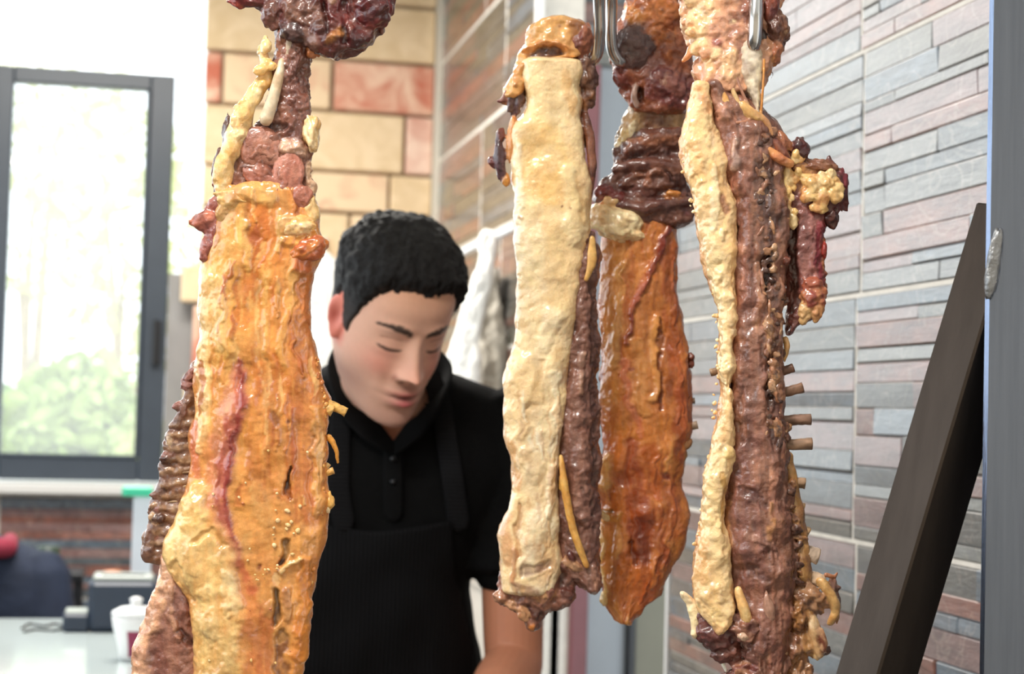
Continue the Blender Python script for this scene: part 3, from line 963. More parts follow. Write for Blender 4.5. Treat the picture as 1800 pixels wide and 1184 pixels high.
def deepen(g, k):
    return g[0], g[1], g[2] ** k


f1 = bumpfield(R1, 40)
part('fat_covered_flank', m1, D1, [deepen(slab(R1, 40, 46, 2.4, 0, (34, 20), (228, 164, 86), S1, ((7, 60, 2), (1.3, 14, 2), (0.4, 4.5, 2)), 2.0, 3, 0.13, (22, 46), ((214, 140, 62), 0.86), (200, 150, 100), 6.0, 0.09), 1.14)], M_fat)
g = []
g += scatter_lumps([(620, 548, 558), (700, 566, 575), (800, 560, 571), (890, 560, 573), (960, 548, 561), (1060, 528, 541), (1180, 510, 521)], 90, (2, 5), [(226, 160, 72), (214, 140, 54), (234, 184, 110), (190, 110, 40)], lambda x, y: f1(x, y) * .72, 21)
g += scatter_lumps([(880, 480, 540), (1000, 470, 520)], 14, (2.2, 4.5), [(240, 206, 150), (236, 196, 130)], lambda x, y: f1(x, y) + 1, 22)
g += scatter_lumps([(640, 390, 560), (1180, 360, 520)], 30, (1.3, 2.6), [(246, 214, 160), (240, 196, 120), (190, 110, 50)], lambda x, y: f1(x, y) + 2, 23)
part('crackling_crumbs', m1, D1, g, M_fat, stuff=True)
g = [blob(545, 440, 24, 34, 22, 26, (208, 122, 48), -28, 0.2, 0.7, 5, 5, (186, 92, 40)), blob(525, 400, 26, 34, 19, 26, (240, 204, 150), 8, 0.22, 0.6, 5, 8, (238, 184, 104)),
     blob(548, 370, 12, 16, 26, 20, (236, 196, 130), 0, 0.2, 0.6, 4, 9), blob(418, 350, 22, 40, 20, 20, (226, 184, 118), 12, 0.25, 0.5, 5, 10, (206, 152, 84)),
     blob(398, 372, 20, 14, 22, 15, (212, 166, 106), 18, 0.2, 0.6, 4, 11), blob(455, 342, 20, 26, 12, 16, (216, 160, 80), -8, 0.25, 0.6, 4, 12)]
part('fat_collar', m1, D1, g, M_fat, fuse=1.9)
# shank: bare bone, dark meat, yellow fat
RS = [(20, 472, 556, 0), (60, 482, 552, 0), (100, 482, 546, 0), (140, 472, 541, 0), (175, 468, 545, 0), (205, 462, 548, 0), (240, 430, 548, 0), (270, 410, 546), (300, 396, 548), (330, 394, 553), (352, 410, 553), (372, 480, 548)]
SS = [([(510, 110), (520, 180), (526, 240)], [18, 22, 24], (116, 72, 62), 0.8, 0, -0.6), ([(535, 60), (535, 160)], [10, 10], (92, 56, 46), 0.8, -2),
      ([(480, 150), (466, 215)], [11, 13], (70, 38, 30), 0.95, -10), ([(505, 90), (500, 130)], [10, 12], (140, 98, 84), 0.7, 3),
      ([(462, 262)], [34], (164, 110, 90), 0.9, 5), ([(470, 225), (500, 226)], [10, 10], (62, 36, 30), 0.8, -6),
      ([(512, 300), (500, 335)], [20, 22], (180, 116, 96), 0.9, 6, -0.6), ([(460, 310), (490, 340)], [16, 14], (170, 108, 88), 0.8, 3, -0.6),
      ([(510, 258), (532, 268)], [12, 14], (214, 172, 146), 0.85, 4), ([(545, 290), (548, 340)], [7, 7], (216, 178, 144), 0.8, 4),
      ([(440, 320), (480, 346)], [6, 5], (54, 34, 28), 0.9, -8), ([(520, 290), (508, 345)], [4, 4], (110, 60, 48), 0.8, -5), ([(470, 280), (500, 345)], [4, 3], (118, 66, 54), 0.8, -4)]
part('shank_meat', m1, D1, [slab(RS, 30, 30, 2.2, 0, (10, 12), (126, 82, 66), SS, ((5, 22, 3), (2.4, 9, 3), (1, 4, 2)), 1.9, 41, 0.22, (14, 34), None, None, 5, 0.16)], M_meat)
part('shank_bone', m1, D1, [cord([(499, 112, 27), (494, 140, 32), (485, 176, 33), (472, 214, 31)], [6, 9, 10.5, 12], (226, 206, 176), (208, 178, 142), 18, 0.05, 3),
                            cord([(520, 50, 24), (512, 80, 28), (508, 110, 26)], [5, 6, 4], (196, 172, 146), None, 12, 0.1, 4)], M_bone, 'pale bare shank bone', fuse=1.9)
g = [cord([(468, 70, 10), (464, 95, 14), (470, 130, 18), (455, 165, 22), (436, 195, 24), (424, 230, 22), (408, 268, 24), (398, 300, 22), (392, 335, 18)], [6, 9, 10, 15, 16, 19, 17, 19, 14], (232, 196, 126), (222, 170, 88), 20, 0.3, 14)]
rg = random.Random(5)
for i in range(26):
    t = rg.random(); y = 85 + 250 * t
    x = float(np.interp(y, [85, 130, 195, 260, 335], [464, 470, 434, 412, 392])) + rg.uniform(-13, 13)
    rr = rg.uniform(4, 10)
    g.append(blob(x, y, 30 + rg.uniform(-5, 7), rr, rr * 1.3, rr * .8, rg.choice([(234, 200, 134), (226, 176, 92), (238, 208, 150)]), rg.uniform(0, 90), .25, .7, 3, i))
g += [blob(548, 232, 12, 15, 33, 18, (224, 178, 104), -4, .25, .6, 5, 61, (236, 204, 150)), blob(558, 222, 12, 9, 12, 9, (214, 160, 84), 0, .3, .6, 3, 62), blob(553, 258, 12, 9, 12, 10, (238, 208, 160), 0, .3, .6, 3, 63),
      blob(552, 92, 12, 14, 12, 14, (196, 112, 42), 0, .3, .6, 4, 64), blob(462, 92, 12, 8, 12, 10, (222, 166, 70), 0, .3, .6, 3, 65)]
part('yellow_fat', m1, D1, g, M_fatp, fuse=1.9)
g = [blob(460, 262, 24, 36, 38, 11, (166, 112, 92), 10, .12, .8, 5, 71, (150, 96, 78), strokes=[([(452, 274)], [6], (90, 54, 44), .9), ([(470, 250)], [10], (186, 138, 118), .7)]),
     blob(508, 312, 25, 28, 44, 9, (184, 122, 102), 18, .12, .8, 5, 72, (168, 104, 86)), blob(470, 322, 24, 44, 22, 9, (166, 106, 88), 28, .15, .7, 5, 73, (150, 92, 74)),
     blob(532, 348, 22, 20, 22, 16, (172, 108, 88), 10, .2, .7, 4, 74)]
part('lean_muscle', m1, D1, g, M_meat, fuse=1.9)
# dark charred lump round the top
RT = [(-110, 500, 600), (-60, 462, 660), (-20, 448, 690), (5, 452, 696), (25, 466, 694), (48, 490, 686), (68, 510, 664), (85, 545, 640), (98, 566, 606), (108, 578, 598)]
ST1 = [([(560, -20), (600, 30)], [24, 26], (92, 30, 30), .8, 6), ([(640, 0), (660, 40)], [26, 20], (104, 40, 36), .85, 8), ([(520, 20), (560, 40)], [20, 20], (120, 84, 70), .8, 5),
       ([(610, 20), (612, 80)], [6, 6], (54, 20, 20), .9, -9), ([(640, 50), (620, 80)], [10, 8], (74, 26, 28), .9, -3), ([(575, 20), (580, 60)], [5, 5], (60, 28, 26), .9, -8),
       ([(588, 75), (604, 62)], [9, 9], (176, 118, 62), .8, 3), ([(540, 70), (556, 84)], [14, 12], (130, 98, 86), .7, 4), ([(585, -10), (592, 10)], [9, 9], (190, 150, 116), .6, 3)]
g = [slab(RT, 42, 42, 2.1, 4, (24, 12), (90, 46, 42), ST1, ((11, 34, 3), (4, 12, 3), (1.2, 5, 2)), 2.0, 81, .34, (18, 18), None, None, 6)]
g += [blob(448, 6, 16, 44, 10, 12, (110, 40, 40), 6, .3, .5, 4, 82, (86, 30, 30)), blob(420, 10, 14, 14, 7, 8, (150, 64, 50), 24, .3, .5, 3, 83), blob(520, 62, 30, 26, 20, 18, (84, 54, 50), 15, .25, .6, 5, 84, (60, 34, 32)),
      blob(655, 20, 30, 36, 34, 24, (100, 34, 34), -35, .22, .6, 5, 85, (72, 24, 26)), blob(596, 40, 36, 18, 30, 14, (128, 50, 42), 15, .3, .6, 4, 86, (96, 36, 34)),
      blob(560, 86, 20, 22, 12, 16, (96, 64, 58), 30, .3, .6, 4, 87), blob(592, 98, 16, 8, 7, 8, (186, 124, 52), 0, .3, .6, 3, 88), blob(575, 96, 16, 9, 8, 8, (214, 178, 120), 0, .3, .6, 3, 89),
      blob(620, 66, 30, 22, 14, 14, (150, 90, 52), -30, .3, .6, 4, 90, (92, 40, 36)), blob(480, 30, 20, 20, 24, 18, (112, 72, 62), 0, .25, .6, 4, 91)]
for i, (x, y) in enumerate(((652, 74), (618, 84), (672, 58), (600, 100))):
    g.append(blob(x, y, 18, 4, 7, 4, (110, 60, 44), 0, .2, .7, 2, 92 + i))
part('charred_meat', m1, D1, g, M_meat, fuse=1.9)
# torn flap at the left, rib sheet and lower leg behind
RF = [(338, 376, 404), (356, 366, 404), (372, 356, 404), (388, 338, 402), (398, 342, 400), (412, 360, 398), (436, 354, 384), (452, 352, 374), (464, 356, 366)]
part('torn_flap', m1, D1, [slab(RF, 12, 12, 2.2, 10, (8, 8), (150, 88, 76), [([(372, 380), (350, 392)], [10, 8], (178, 104, 80), .9, 5), ([(385, 400), (372, 440)], [10, 9], (128, 66, 62), .9, 2, -.6)], ((4, 18, 3), (1.5, 6, 2)), 1.8, 101, .2, (10, 20), None, None, 4, .12),
                           blob(344, 391, 12, 10, 8, 8, (190, 104, 70), 0, .3, .6, 3, 102), blob(388, 300, 6, 12, 40, 12, (96, 60, 48), 8, .35, .4, 4, 103), blob(400, 235, 4, 8, 34, 10, (80, 52, 44), 5, .4, .4, 4, 104), blob(380, 322, 8, 5, 8, 6, (170, 90, 40), 40, .3, .6, 2, 105)], M_meat, fuse=1.9)
RR = [(632, 334, 352), (660, 326, 352), (690, 318, 352), (720, 308, 352), (760, 296, 352), (800, 285, 352), (840, 276, 350), (880, 266, 344), (920, 255, 334), (955, 244, 322), (975, 245, 314), (990, 262, 306), (1000, 276, 298)]
SR = [([(330, 690), (312, 740), (296, 790), (284, 850), (272, 910), (256, 975)], [9, 10, 10, 11, 11, 12], (104, 74, 62), .9, 6)]
for i in range(11):
    y = 742 + i * 21
    SR.append(([(300 - i * 3, y + 4), (345, y)], [4.5, 5], (164, 132, 100), .6, 1.2))
    SR.append(([(302 - i * 3, y + 14), (345, y + 11)], [4, 4], (104, 68, 52), .7, -1.4))
g = [slab(RR, 16, 16, 2.4, -22, (10, 10), (126, 90, 66), SR, ((4, 20, 3), (1.6, 7, 2)), 1.9, 111, .3, (10, 12), None, None, 4)]
rg = random.Random(9)
for i in range(46):
    y = rg.uniform(640, 985); x = float(np.interp(y, [632, 720, 840, 985], [336, 314, 282, 252])) + rg.uniform(-5, 12)
    rr = rg.uniform(4, 10)
    g.append(blob(x, y, -8 + rg.uniform(-5, 5), rr * .8, rr * 1.3, rr * .7, rg.choice([(120, 84, 72), (164, 128, 100), (82, 54, 46), (140, 92, 82), (190, 160, 128)]), rg.uniform(0, 90), .3, .6, 3, i + 120))
part('rib_sheet', m1, D1, g, M_meat, fuse=1.9)
g = []
for i in range(9):
    y = 752 + i * 25
    g.append(cord([(308 - i * 3.4, y + 6, -11), (330, y + 2, -8.5), (348, y, -10)], [2.2, 2.8, 2.4], (176, 146, 112), (150, 116, 84), 10, .2, 130 + i, 4))
part('rib_bone', m1, D1, g, M_bone, each=True)
RL = [(972, 288, 312), (1000, 280, 322), (1030, 272, 334), (1060, 262, 346), (1090, 250, 352), (1120, 240, 354), (1150, 233, 354), (1184, 230, 354), (1230, 230, 352), (1275, 244, 340)]
SL = [([(298, 985), (288, 1030), (272, 1070), (250, 1120), (240, 1184)], [14, 18, 22, 26, 26], (222, 172, 136), .95, 4), ([(300, 1030), (302, 1080), (318, 1120)], [5, 6, 7], (196, 148, 120), .8, 4),
      ([(318, 1110), (338, 1130)], [9, 9], (92, 50, 42), .9, -7), ([(276, 1120), (282, 1184)], [12, 16], (120, 72, 62), .8, -4), ([(322, 1050), (334, 1090)], [12, 12], (150, 104, 90), .7, 3)]
part('lower_leg', m1, D1, [slab(RL, 26, 26, 2.2, -16, (10, 18), (146, 100, 84), SL, ((5, 28, 2), (1.2, 10, 2), (.5, 4, 2)), 1.9, 141, .2, (12, 22), None, None, 5, .1)], M_meat)
g = [rib_stub(572, 706, 609, 724, 8, 4, 151, (222, 172, 92)), rib_stub(574, 716, 586, 722, 10, 8, 156, (230, 180, 104)), cord([(578, 768, 4), (586, 778, 6), (592, 795, 4), (594, 812, 2)], [6, 5, 4, 2], (214, 146, 58), None, 10, .2, 152),
     rib_stub(570, 832, 587, 826, 6, 4, 153, (214, 160, 84)), rib_stub(570, 826, 578, 814, 5, 4, 154, (220, 176, 110)), blob(578, 880, 6, 9, 15, 9, (222, 170, 90), 0, .35, .5, 3, 155), blob(577, 892, 8, 5, 9, 5, (244, 216, 170), 0, .3, .5, 2, 157)]
part('rib_stub', m1, D1, g, M_bone, 'sawn rib end', each=True)

# ------------------------------------------------------------------ meat 2: pale one, second from left
D2 = 1.52
m2 = empty('roast_lamb_side', P(960, 1110, D2), 'pale cream fatty roast lamb side hanging just right of the man', 'meat', 'hanging roast lamb sides')
RB = [(398, 985, 1040), (440, 984, 1054), (500, 986, 1052), (560, 982, 1052), (640, 980, 1052), (720, 975, 1054), (800, 972, 1056), (880, 970, 1054), (950, 974, 1056), (1000, 982, 1056), (1030, 1020, 1054), (1046, 1038, 1050)]
SB = [([(1030, 460), (1030, 700), (1040, 980)], [12, 14, 12], (124, 86, 74), .7, 0, -.6), ([(1015, 660), (1012, 740), (1020, 900)], [14, 16, 16], (146, 106, 92), .8, 6, -.6), ([(1044, 500), (1046, 900)], [7, 7], (82, 52, 46), .85, -5), ([(1008, 480), (1004, 600)], [8, 8], (96, 60, 50), .8, -4),
      ([(1024, 620), (1022, 690)], [5, 5], (176, 140, 120), .7, 4), ([(1042, 1000), (1046, 1036)], [8, 6], (168, 124, 104), .8, 3)]
part('loin_meat', m2, D2, [slab(RB, 34, 34, 2.3, -14, (14, 12), (124, 88, 76), SB, ((5, 30, 3), (2.2, 10, 3), (.8, 4, 2)), 2.0, 201, .2, (12, 40), None, None, 5, .12)], M_meat)
RC = [(102, 918, 1018), (125, 918, 1022), (150, 920, 1022), (180, 926, 1024), (205, 918, 1027), (222, 904, 1029), (250, 899, 1031), (300, 898, 1034), (340, 903, 1036), (400, 905, 1036), (440, 905, 1029), (500, 906, 1019), (560, 906, 1011), (610, 903, 1004), (640, 893, 1002),
      (675, 886, 1000), (720, 886, 998), (760, 890, 993), (800, 899, 988), (825, 901, 985), (870, 893, 984), (920, 884, 986), (960, 879, 985), (1000, 879, 980), (1030, 880, 974), (1048, 890, 960)]
SCm = [([(960, 120), (965, 200)], [40, 40], (238, 208, 152), .7), ([(950, 260), (975, 330)], [46, 40], (236, 190, 104), .7), ([(930, 320), (990, 330)], [30, 36], (232, 184, 104), .6), ([(920, 380), (960, 520), (940, 640)], [20, 40, 40], (246, 224, 178), .6),
       ([(975, 420), (980, 520)], [26, 24], (236, 200, 134), .6), ([(1000, 300), (1005, 420)], [14, 16], (246, 222, 168), .7, 3), ([(912, 260), (914, 420)], [10, 10], (248, 232, 196), .8, 2),
       ([(940, 660), (960, 760), (945, 860)], [44, 44, 40], (240, 216, 170), .7), ([(930, 690), (922, 640)], [24, 24], (240, 206, 146), .7, 5), ([(955, 600), (975, 560)], [18, 18], (246, 226, 184), .7, 4),
       ([(902, 780), (908, 850)], [10, 10], (218, 162, 96), .8), ([(888, 900), (890, 980)], [10, 12], (214, 156, 100), .8), ([(915, 880), (905, 970)], [5, 5], (206, 158, 104), .8, -4), ([(945, 900), (930, 990)], [20, 22], (244, 224, 184), .8, 4),
       ([(960, 960), (950, 1010)], [18, 16], (220, 172, 116), .7), ([(900, 960), (902, 1020)], [5, 5], (196, 130, 72), .9, 3), ([(920, 1000), (960, 985)], [9, 9], (146, 104, 84), .8, -4), ([(905, 1030), (935, 1040)], [14, 14], (160, 118, 92), .8, 0),
       ([(990, 130), (1008, 200)], [9, 8], (222, 172, 98), .7), ([(917, 385)], [5], (190, 142, 90), .9, 2), ([(983, 362)], [2.5], (110, 40, 30), 1), ([(998, 362)], [2], (120, 50, 36), .9), ([(975, 660), (982, 740)], [9, 9], (246, 232, 198), .7, 3), ([(968, 820), (964, 900)], [9, 9], (250, 236, 206), .7, 4),
       ([(925, 795), (940, 830)], [14, 16], (232, 208, 164), .7, 5), ([(955, 640), (925, 740)], [7, 7], (226, 186, 124), .5, -3), ([(915, 720), (918, 760)], [12, 12], (234, 196, 136), .7, 3)]
f2 = bumpfield(RC, 34)
SCm = rand_strokes(RC, 60, [(248, 232, 196), (232, 190, 118), (240, 208, 150), (246, 224, 180)], (8, 24), (5, 30), (.3, .65), (-1, 1.6), 503, brk=.5) + SCm
SCm += rand_strokes([q for q in RC if q[0] > 640], 70, [(250, 238, 208), (214, 164, 104), (226, 184, 128), (206, 170, 130)], (2, 6), (14, 60), (.3, .7), (-1.2, 1.4), 504)
part('fat_cap', m2, D2, [slab(RC, 34, 40, 2.7, 2, (10, 14), (242, 212, 158), SCm, ((6, 55, 2), (1.5, 20, 2), (0.5, 5, 2)), 2.0, 211, .10, (26, 30), ((226, 172, 104), .9), (206, 156, 108), 6)], M_fatp)
part('fat_strips', m2, D2, [cord([(985, 800, 34), (990, 840, 36), (997, 885, 34), (1006, 925, 32), (1018, 960, 30), (1030, 990, 26)], [4, 7, 7, 7, 7, 5], (236, 186, 96), (226, 166, 74), 14, .1, 221),
                            cord([(1040, 420, 20), (1040, 455, 22), (1030, 492, 20)], [5, 9, 4], (230, 184, 104), None, 14, .15, 222, flat=.6), cord([(986, 835, 30), (988, 855, 32)], [4, 6], (222, 166, 70), None, 10, .1, 223)], M_fat, 'yellow strips of fat')
g = [slab([(28, 962, 1010), (40, 940, 1028), (60, 926, 1036), (80, 918, 1040), (100, 912, 1030), (118, 908, 940), (140, 896, 924), (162, 888, 922), (176, 884, 916)], 26, 30, 2.3, 0, (16, 10), (224, 166, 94),
          [([(945, 60), (985, 50)], [20, 22], (230, 176, 104), .9), ([(958, 94)], [1], None, 0), ([(932, 98), (960, 92), (985, 97)], [11, 13, 10], (98, 62, 50), 1, -13, .2), ([(925, 92), (945, 78), (975, 80), (995, 92)], [5, 5, 5, 5], (206, 132, 58), .9, 5),
           ([(1010, 45), (1022, 80)], [14, 14], (150, 92, 58), .8), ([(915, 118), (902, 150)], [6, 6], (212, 150, 84), .8, 3), ([(985, 50)], [3], (140, 70, 30), .9)], ((5, 26, 3), (2, 9, 3), (.8, 4, 2)), 1.8, 231, .16, (14, 16), None, None, 4)]
part('folded_rind', m2, D2, g, M_fat, fuse=1.9)
g = [blob(1020, 72, 2, 22, 36, 24, (146, 88, 62), 5, .2, .6, 5, 241, (110, 58, 46)), blob(1030, 130, -4, 20, 34, 20, (80, 50, 42), -10, .3, .5, 5, 242, (116, 80, 60)), blob(1034, 170, -6, 14, 26, 16, (96, 64, 50), 10, .3, .5, 4, 243, (132, 88, 54)),
     blob(1024, 225, -8, 16, 30, 18, (110, 66, 44), 0, .3, .5, 4, 244), cord([(1030, 205, 4), (1038, 250, 6), (1040, 300, 6), (1036, 345, 2)], [6, 8, 8, 6], (128, 80, 58), (92, 54, 44), 12, .25, 245),
     blob(907, 176, 4, 16, 26, 14, (92, 68, 66), 10, .25, .5, 5, 246, (70, 44, 44)), blob(892, 168, 6, 9, 18, 9, (140, 92, 76), 25, .2, .6, 4, 247), blob(884, 178, 6, 10, 4, 6, (110, 52, 40), -8, .3, .6, 3, 248),
     blob(878, 280, 4, 10, 36, 14, (92, 66, 72), -6, .2, .5, 5, 249, (66, 44, 48)), blob(866, 285, 2, 8, 12, 8, (98, 48, 44), -30, .3, .5, 3, 250), blob(880, 238, 2, 8, 14, 10, (104, 56, 46), 0, .3, .5, 3, 251), blob(890, 316, 4, 7, 12, 9, (196, 134, 60), 0, .25, .6, 3, 252), blob(899, 245, 6, 9, 40, 14, (206, 144, 88), 4, .25, .5, 4, 253), blob(888, 182, 5, 6, 4, 4, (220, 140, 30), 20, .2, .7, 2, 254)]
part('dark_trimmings', m2, D2, g, M_meat, fuse=1.9)
g = [slab([(978, 884, 1000), (1000, 880, 1012), (1030, 876, 1012), (1048, 872, 1010), (1062, 886, 1000), (1080, 915, 962), (1096, 928, 950), (1106, 934, 944)], 26, 28, 2.2, -4, (12, 8), (132, 88, 72),
          [([(905, 1005), (930, 1020)], [16, 16], (186, 146, 112), .8, 4), ([(930, 1035), (940, 1015)], [9, 9], (220, 184, 92), .8, 4), ([(965, 1020), (960, 1050)], [16, 14], (150, 104, 92), .8, 4), ([(925, 1070), (945, 1080)], [14, 10], (66, 32, 30), .95, -8),
           ([(985, 1000), (995, 1040)], [9, 12], (86, 54, 46), .8, -4), ([(885, 1045)], [10], (160, 112, 84), .8, 4), ([(935, 1095)], [6], (196, 120, 50), .9)], ((7, 22, 3), (3, 9, 3), (1, 4, 2)), 1.8, 261, .3, (10, 10), None, None, 5),
     blob(880, 1046, 8, 13, 12, 12, (168, 120, 90), 0, .3, .5, 4, 262), blob(900, 1060, 12, 12, 10, 9, (196, 150, 112), 20, .3, .5, 4, 263), blob(955, 1035, 22, 22, 18, 12, (150, 100, 84), -20, .3, .5, 5, 264, (186, 140, 96)), blob(993, 1042, 6, 16, 14, 12, (98, 58, 50), 0, .3, .5, 4, 265),
     blob(938, 1100, 6, 5, 8, 5, (204, 130, 56), 0, .2, .6, 3, 266), blob(918, 1075, 18, 10, 14, 8, (190, 140, 100), -30, .3, .5, 4, 267), blob(1008, 990, 12, 22, 11, 12, (180, 138, 104), 30, .25, .5, 4, 268), blob(1027, 1012, 8, 10, 7, 8, (206, 160, 112), 0, .3, .5, 3, 269), blob(1003, 975, 18, 7, 12, 7, (92, 50, 48), -20, .2, .6, 3, 270)]
part('neck_end', m2, D2, g, M_meat, fuse=1.9)

# ------------------------------------------------------------------ meat 3: amber one, behind and between
D3 = 1.58
m3 = empty('roast_lamb_side', P(1100, 1095, D3), 'glossy amber brown roast lamb side hanging third from the left', 'meat', 'hanging roast lamb sides')
RM = [(372, 1092, 1180), (400, 1068, 1195), (430, 1058, 1196), (500, 1054, 1196), (560, 1053, 1200), (620, 1054, 1212), (680, 1051, 1216), (740, 1055, 1217), (780, 1058, 1212), (805, 1052, 1205), (825, 1046, 1203), (855, 1050, 1202), (890, 1056, 1208), (915, 1058, 1211), (940, 1057, 1204), (965, 1055, 1196), (990, 1055, 1189), (1015, 1055, 1175), (1045, 1056, 1166), (1065, 1062, 1140), (1082, 1078, 1112), (1094, 1090, 1100)]
SM = [([(1080, 430), (1072, 560), (1070, 700)], [22, 18, 16], (226, 164, 88), .75), ([(1090, 470), (1082, 640)], [9, 9], (232, 178, 104), .7, 3), ([(1140, 480), (1130, 620), (1120, 720)], [18, 24, 24], (212, 142, 72), .7, 0, -.5), ([(1175, 430), (1180, 560), (1185, 680)], [16, 18, 20], (180, 98, 36), .85, 0, -.5),
      ([(1152, 560), (1150, 700)], [8, 9], (228, 168, 92), .8, 4), ([(1158, 560), (1160, 720)], [3, 4], (140, 70, 26), .8, -5), ([(1120, 600), (1128, 720)], [12, 14], (222, 160, 86), .6, 3),
      ([(1178, 398), (1160, 430), (1140, 480), (1120, 520), (1108, 560), (1104, 600)], [7, 7, 6, 6, 5, 5], (150, 66, 48), .95, 6), ([(1128, 490), (1112, 540)], [8, 8], (206, 120, 84), .7), ([(1097, 640), (1108, 720), (1120, 760)], [7, 8, 7], (206, 122, 84), .8, 2),
      ([(1196, 640), (1198, 760)], [12, 12], (196, 110, 52), .8), ([(1195, 700), (1190, 800)], [14, 12], (186, 96, 40), .8), ([(1210, 640), (1212, 740)], [6, 6], (160, 84, 36), .8),
      ([(1080, 780), (1084, 850), (1092, 900)], [18, 22, 20], (214, 128, 30), .9), ([(1062, 800), (1062, 850)], [10, 12], (236, 190, 112), .9, 4), ([(1108, 780), (1118, 880), (1120, 960)], [14, 20, 20], (168, 78, 18), .9, -2), ([(1092, 840)], [16], (176, 88, 16), .9, -4), ([(1140, 790), (1150, 860)], [18, 20], (190, 100, 26), .85),
      ([(1130, 920), (1125, 970)], [20, 24], (128, 52, 14), .9, -2), ([(1150, 900), (1160, 980)], [18, 18], (170, 84, 24), .85), ([(1180, 860), (1185, 930)], [16, 18], (184, 102, 40), .8), ([(1070, 930), (1075, 1020)], [10, 14], (214, 140, 46), .85), ([(1100, 1000), (1110, 1060)], [26, 26], (204, 118, 26), .9),
      ([(1140, 1000), (1135, 1050)], [20, 20], (190, 98, 18), .9), ([(1085, 905), (1065, 905)], [10, 10], (226, 164, 62), .8, 4), ([(1062, 900), (1072, 890)], [4, 4], (110, 96, 70), .7, -3), ([(1060, 920), (1060, 1010), (1064, 1060)], [5, 5, 5], (236, 198, 124), .85, 3), ([(1170, 838)], [8], (128, 48, 30), .9, -3), ([(1107, 650)], [4], (170, 90, 76), .7),
      ([(1148, 960), (1145, 1030)], [5, 5], (214, 136, 56), .7, 4, -.5), ([(1105, 950), (1112, 990)], [6, 6], (120, 48, 14), .8, -5)]
f3 = bumpfield(RM, 36)
SM = rand_strokes(RM, 90, [(190, 104, 36), (222, 150, 70), (164, 80, 26), (232, 176, 100), (200, 116, 60)], (2, 7), (40, 150), (.35, .75), (-2, 2.5), 505) + SM
part('browned_flank', m3, D3, [deepen(slab(RM, 36, 34, 2.4, -6, (14, 8), (206, 134, 62), SM, ((6, 50, 2), (1.5, 14, 2), (.5, 5, 2)), 2.0, 301, .15, (18, 40), ((176, 96, 40), .86), (176, 110, 60), 6, .08), 1.15)], M_fat)
g = [cord([(1066, 908, 20), (1054, 900, 24), (1044, 902, 26), (1040, 908, 24), (1046, 914, 22)], [6, 7, 6, 4, 3], (232, 204, 142), None, 12, .1, 311), blob(1062, 1050, 10, 8, 14, 8, (226, 190, 116), 0, .3, .5, 3, 312)]
part('curled_rind', m3, D3, g, M_fatp)
g = [rib_stub(1200, 752, 1226, 746, 7, 0, 321, (158, 132, 110)), rib_stub(1204, 706, 1222, 704, 5, -4, 322, (130, 104, 84)), blob(1212, 640, 0, 8, 7, 7, (120, 60, 40), 0, .3, .6, 3, 323), blob(1214, 628, 0, 6, 8, 7, (120, 60, 40), 0, .3, .6, 3, 324), blob(1206, 778, 4, 9, 14, 9, (150, 104, 64), 20, .3, .5, 3, 325), blob(1200, 800, 4, 7, 16, 8, (170, 116, 62), 10, .3, .5, 3, 326)]
part('rib_stub', m3, D3, g, M_bone, 'sawn rib end', each=True)
g = [slab([(176, 1110, 1204), (200, 1098, 1204), (225, 1086, 1204), (260, 1080, 1200), (300, 1076, 1200), (340, 1072, 1200)], 22, 24, 2.2, -10, (8, 8), (176, 140, 92), [([(1098, 230), (1085, 270)], [10, 10], (216, 190, 130), .85, 4), ([(1112, 220), (1105, 270)], [5, 5], (220, 208, 170), .8, 4), ([(1150, 220), (1160, 250)], [26, 26], (126, 78, 58), .9), ([(1092, 215), (1076, 250)], [4, 4], (90, 80, 60), .7, -4)], ((4, 20, 3), (1.6, 7, 2)), 2.0, 331, .2, (10, 24), None, None, 4, .12)]
part('neck_fat', m3, D3, g, M_fatp)
g = [slab([(226, 1140, 1200), (245, 1108, 1206), (270, 1082, 1207), (300, 1072, 1208), (325, 1050, 1212), (345, 1046, 1216), (365, 1064, 1219), (382, 1090, 1217), (394, 1120, 1212), (402, 1150, 1190)], 30, 26, 2.2, 6, (12, 10), (104, 66, 54),
          [([(1100, 290), (1180, 270)], [10, 10], (84, 52, 46), .8, -6), ([(1120, 310), (1190, 300)], [7, 7], (130, 86, 66), .8, 5), ([(1090, 335), (1160, 345), (1210, 330)], [8, 10, 9], (84, 46, 42), .85, -6), ([(1060, 340), (1085, 345)], [12, 12], (128, 60, 56), .9, 4), ([(1110, 370), (1200, 370)], [10, 12], (92, 56, 46), .8, 4),
           ([(1170, 345), (1190, 345)], [6, 5], (206, 136, 60), .9, 4), ([(1110, 258), (1160, 250), (1190, 240)], [7, 8, 7], (140, 88, 62), .8, 4), ([(1150, 285), (1180, 320)], [4, 4], (62, 34, 30), .9, -6), ([(1130, 330), (1150, 300)], [4, 4], (150, 96, 70), .7, 3)], ((7, 24, 3), (3.2, 10, 3), (1.1, 4, 2)), 1.9, 341, .3, (16, 12), None, None, 6),
     blob(1062, 338, 20, 18, 14, 14, (126, 58, 56), 0, .3, .5, 4, 342, (96, 40, 42)), blob(1180, 342, 34, 14, 5, 6, (214, 146, 66), 5, .2, .5, 3, 343), blob(1200, 372, 14, 22, 14, 14, (92, 44, 44), 8, .2, .5, 4, 344), cord([(1100, 268, 30), (1140, 250, 34), (1190, 232, 26)], [8, 10, 7], (124, 76, 58), (98, 56, 46), 12, .3, 345), cord([(1080, 300, 26), (1130, 292, 34), (1195, 300, 30)], [8, 12, 8], (112, 70, 58), (86, 52, 46), 12, .3, 346), cord([(1076, 362, 26), (1130, 366, 36), (1206, 356, 26)], [10, 13, 10], (100, 62, 54), (80, 46, 42), 12, .3, 347)]
part('dark_shoulder_meat', m3, D3, g, M_meat, fuse=1.9)
